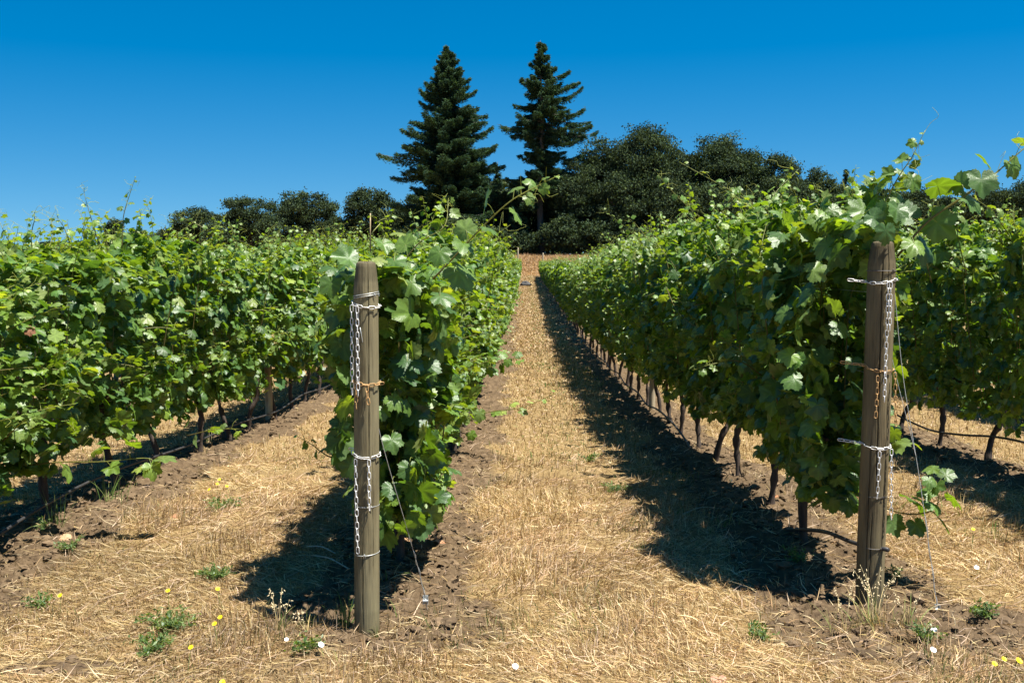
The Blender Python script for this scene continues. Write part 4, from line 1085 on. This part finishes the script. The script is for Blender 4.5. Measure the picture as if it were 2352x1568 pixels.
tuft(706, 1455, 14, .11, .02, DRY, 'small dry oat tuft nearest the left post shadow', seeds=2)
tuft(2010, 1440, 60, .20, .07, np.concatenate([GR[2:], DRY]), 'tall dry grass with seed heads in front of the right post', seeds=7)
tuft(1940, 1452, 40, .17, .06, np.concatenate([GR[2:], DRY]), 'leaning dry tuft left of the right post foot', seeds=2, lean=.6)
tuft(2085, 1440, 30, .15, .05, np.concatenate([GR[2:], DRY]), 'dry tuft between the right post and its guy wire', seeds=2)
tuft(130, 1205, 22, .26, .05, GR, 'green grass blades beside the first outer left trunk', seeds=0)
tuft(250, 1150, 34, .24, .07, GR, 'broad green grass tuft under the outer left row')
tuft(480, 1020, 22, .26, .04, np.concatenate([DRY, GR[2:]]), 'tall yellow grass stems under the outer left row', lean=.5)
tuft(1120, 1160, 12, .22, .03, DRY, 'thin upright dry stems at the path edge')
tuft(1480, 1265, 30, .12, .08, np.concatenate([GR[2:], DRY]), 'dry tuft at the edge of the right row shadow')
tuft(1190, 1330, 90, .09, .09, np.array([[.50, .36, .15], [.40, .28, .10]]), 'dense tan grass hummock in the middle of the path', lean=.3)
tuft(1660, 1210, 24, .14, .05, np.concatenate([GR, DRY]), 'green tinted tuft in the shadow of the right row')
tuft(2290, 1240, 50, .13, .12, np.concatenate([GR, DRY]), 'weedy tuft at right beyond the hanging vine leaves', lean=.5)
tuft(2210, 1180, 40, .15, .10, np.concatenate([GR[2:], DRY]), 'straggly tuft right of the guy wire')

def weed(px, py, r, n, label, h=.06, col=((.07, .13, .035), (.12, .19, .05))):
    p = ground_pt(px, py); rg = np.random.default_rng(int(px+py*3)); o = empty('weed', p); tag(o, label, 'weed')
    st = MB(); lf = MB(); col = np.array(col)
    for i in range(max(6, n//4)):
        a = rg.uniform(0, 6.28); L = r*rg.uniform(.5, 1.2); hh = h*rg.uniform(.4, 1.2)
        c = spline([(0, 0, 0), (L*.5*math.cos(a), L*.5*math.sin(a), hh*.8), (L*math.cos(a), L*math.sin(a), hh)], 8); tube(st, c, .0013, 4, (.14, .18, .05))
        m = 9
        pos = c[rg.integers(1, 8, m)]+rg.normal(0, .006, (m, 3)); dd = rg.normal(0, 1, (m, 3))+np.array([0, 0, .3])
        cards(lf, pos+dd*.006, dd, rg.uniform(.015, .034, m), rg.uniform(.006, .014, m), col[rg.integers(0, len(col), m)]*rg.uniform(.8, 1.2, (m, 1)), rg)
    st.build('stem', M['stem'], o); lf.build('leaves', M['leaf'], o)
for (px, py, r, n, lb) in [(380, 1445, .14, 190, 'broad low green weed at the bottom left of the foreground'), (345, 1500, .10, 120, 'smaller green weed below the broad bottom left one'), (95, 1395, .08, 60, 'sparse green weed near the left edge'), (510, 1170, .12, 110, 'green weed with the yellow flower cluster above it'),
                           (495, 1330, .11, 120, 'grey green weed left of the left row shadow'), (160, 1265, .08, 70, 'pale weed by the soil at the left edge'), (100, 1215, .06, 50, 'tiny green sprout at the first outer left trunk'), (2260, 1420, .06, 110, 'compact blue green weed on the bare soil at bottom right'),
                           (2120, 1470, .07, 60, 'thin green weed below the tensioner'), (1750, 1470, .07, 60, 'small green weed left of the right post foreground'), (1410, 1130, .10, 80, 'green patch weed at the shadow edge of the path'), (700, 1500, .08, 70, 'green weed around the large white flower'), (2060, 1330, .05, 40, 'small leafy weed at the foot of the right post'), (1830, 1290, .08, 80, 'weed by the nearest trunk of the right row'), (1350, 1060, .10, 70, 'faint green weed in the middle of the path'), (940, 1210, .05, 30, 'tiny weed at the foot of the left row')]:
    weed(px, py, r, n, lb)
def dead_leaf(px, py, s, col, label):
    p = ground_pt(px, py, .012); rg = np.random.default_rng(int(px*5+py)); mb = MB()
    place_leaves(mb, 'near', np.zeros((1, 3)), np.array([[rg.normal(0, .3), rg.normal(-.3, .2), 1.]]), rg.normal(0, 1, (1, 3)), np.array([s]), np.array([col]), rg)
    o = mb.build('dead_leaf', M['dead'], loc=p); tag(o, label, 'leaf')
dead_leaf(1013, 1238, .11, (.55, .26, .14), 'large pinkish dead vine leaf on the soil right of the left vine')
dead_leaf(975, 1130, .07, (.30, .12, .06), 'small red brown dead leaf higher on the soil strip')
dead_leaf(935, 1240, .05, (.42, .24, .12), 'curled brown dead leaf by the guy wire')
dead_leaf(1900, 1120, .06, (.40, .14, .08), 'reddish dead leaf under the first right row vine')
dead_leaf(1790, 1140, .06, (.45, .20, .10), 'brown dead leaf near the drip hose')
dead_leaf(150, 1235, .08, (.45, .28, .16), 'tan dead leaf on the soil at far left')
dead_leaf(1650, 1560, .06, (.50, .28, .18), 'pinkish dead leaf at the bottom right of the path')
dead_leaf(400, 1185, .06, (.38, .18, .10), 'brown dead leaf on the outer left soil strip')
mb = MB(); place_leaves(mb, 'near', np.array([P(66, 758, 5.7)]), np.array([[.3, -.8, .4]]), np.array([[1., 0, -.3]]), np.array([.055]), np.array([[.22, .10, .05]]), rg)
o = attach(mb, 'withered_leaf', VINES['B', 1], M['dead']); o['label'] = 'brown withered leaf'
mb = MB(); V = IV2*(1+rng.normal(0, .08, (len(IV2), 1)))*np.array([.42, .35, .28]); mb.add(V, IT2, None)
p = P(1208, 640, 80); tag(mb.build('rock', M['rock'], loc=(p[0], p[1], float(gz(np.array([p[0]]), np.array([p[1]]))[0])+.12), smooth=False), 'dark grey rock far down at the left edge of the path', 'rock')
# pruned wood lying in the shade
for k, (a, b_, lb) in enumerate([((715, 1275), (800, 1305), 'pale broken cane lying in the left post shadow'), ((705, 1255), (770, 1270), 'thin cane above the pale broken one in shadow'), ((1570, 1180), (1640, 1165), 'bent cane lying in the shade of the right row')]):
    p, q = ground_pt(*a, .02), ground_pt(*b_, .03); mb = MB(); tube(mb, spline([p, (p+q)/2+np.array([0, 0, .02]), q], 8)-p, np.linspace(.005, .003, 8), 6, (.42, .36, .26))
    tag(mb.build('dead_cane', M['stem'], loc=p), lb, 'branch')

# ------------------------------------------------------------------ light
SUN_EL, SUN_AZ = R(69), math.atan2(.90, -.43)      # azimuth measured from +Y towards +X
sv = Vector((math.sin(SUN_AZ)*math.cos(SUN_EL), math.cos(SUN_AZ)*math.cos(SUN_EL), math.sin(SUN_EL)))
sd = bpy.data.lights.new('sun', 'SUN'); sd.energy = 5.0; sd.angle = R(.53); sd.color = (1, .955, .88)
so = bpy.data.objects.new('sun', sd); COL.objects.link(so); so.rotation_euler = sv.to_track_quat('Z', 'Y').to_euler(); so.location = sv*50
w = bpy.data.worlds.new('World'); sc.world = w; w.use_nodes = True; nt = w.node_tree; nt.nodes.clear()
sky = nt.nodes.new('ShaderNodeTexSky'); sky.sky_type = 'NISHITA'; sky.sun_disc = False
sky.sun_elevation = SUN_EL; sky.sun_rotation = SUN_AZ; sky.air_density = 1.0; sky.dust_density = .3; sky.ozone_density = 2.0; sky.altitude = 100
hs = nt.nodes.new('ShaderNodeHueSaturation'); hs.inputs['Saturation'].default_value = 1.60; hs.inputs['Hue'].default_value = .496
tcw = nt.nodes.new('ShaderNodeTexCoord'); mpw = nt.nodes.new('ShaderNodeMapping'); mpw.inputs['Location'].default_value = (0, 0, .11)
nt.links.new(tcw.outputs['Generated'], mpw.inputs['Vector']); nt.links.new(mpw.outputs['Vector'], sky.inputs['Vector'])
bg = nt.nodes.new('ShaderNodeBackground'); bg.inputs['Strength'].default_value = .055
ou = nt.nodes.new('ShaderNodeOutputWorld')
nt.links.new(sky.outputs[0], hs.inputs['Color']); nt.links.new(hs.outputs[0], bg.inputs['Color']); nt.links.new(bg.outputs[0], ou.inputs['Surface'])
sc.view_settings.view_transform = 'Standard'; sc.view_settings.look = 'None'; sc.view_settings.gamma = 1; sc.view_settings.exposure = 1.30
sc.cycles.max_bounces = 6; sc.cycles.diffuse_bounces = 3; sc.cycles.transmission_bounces = 4; sc.cycles.glossy_bounces = 2
print('done', time.time()-T0)
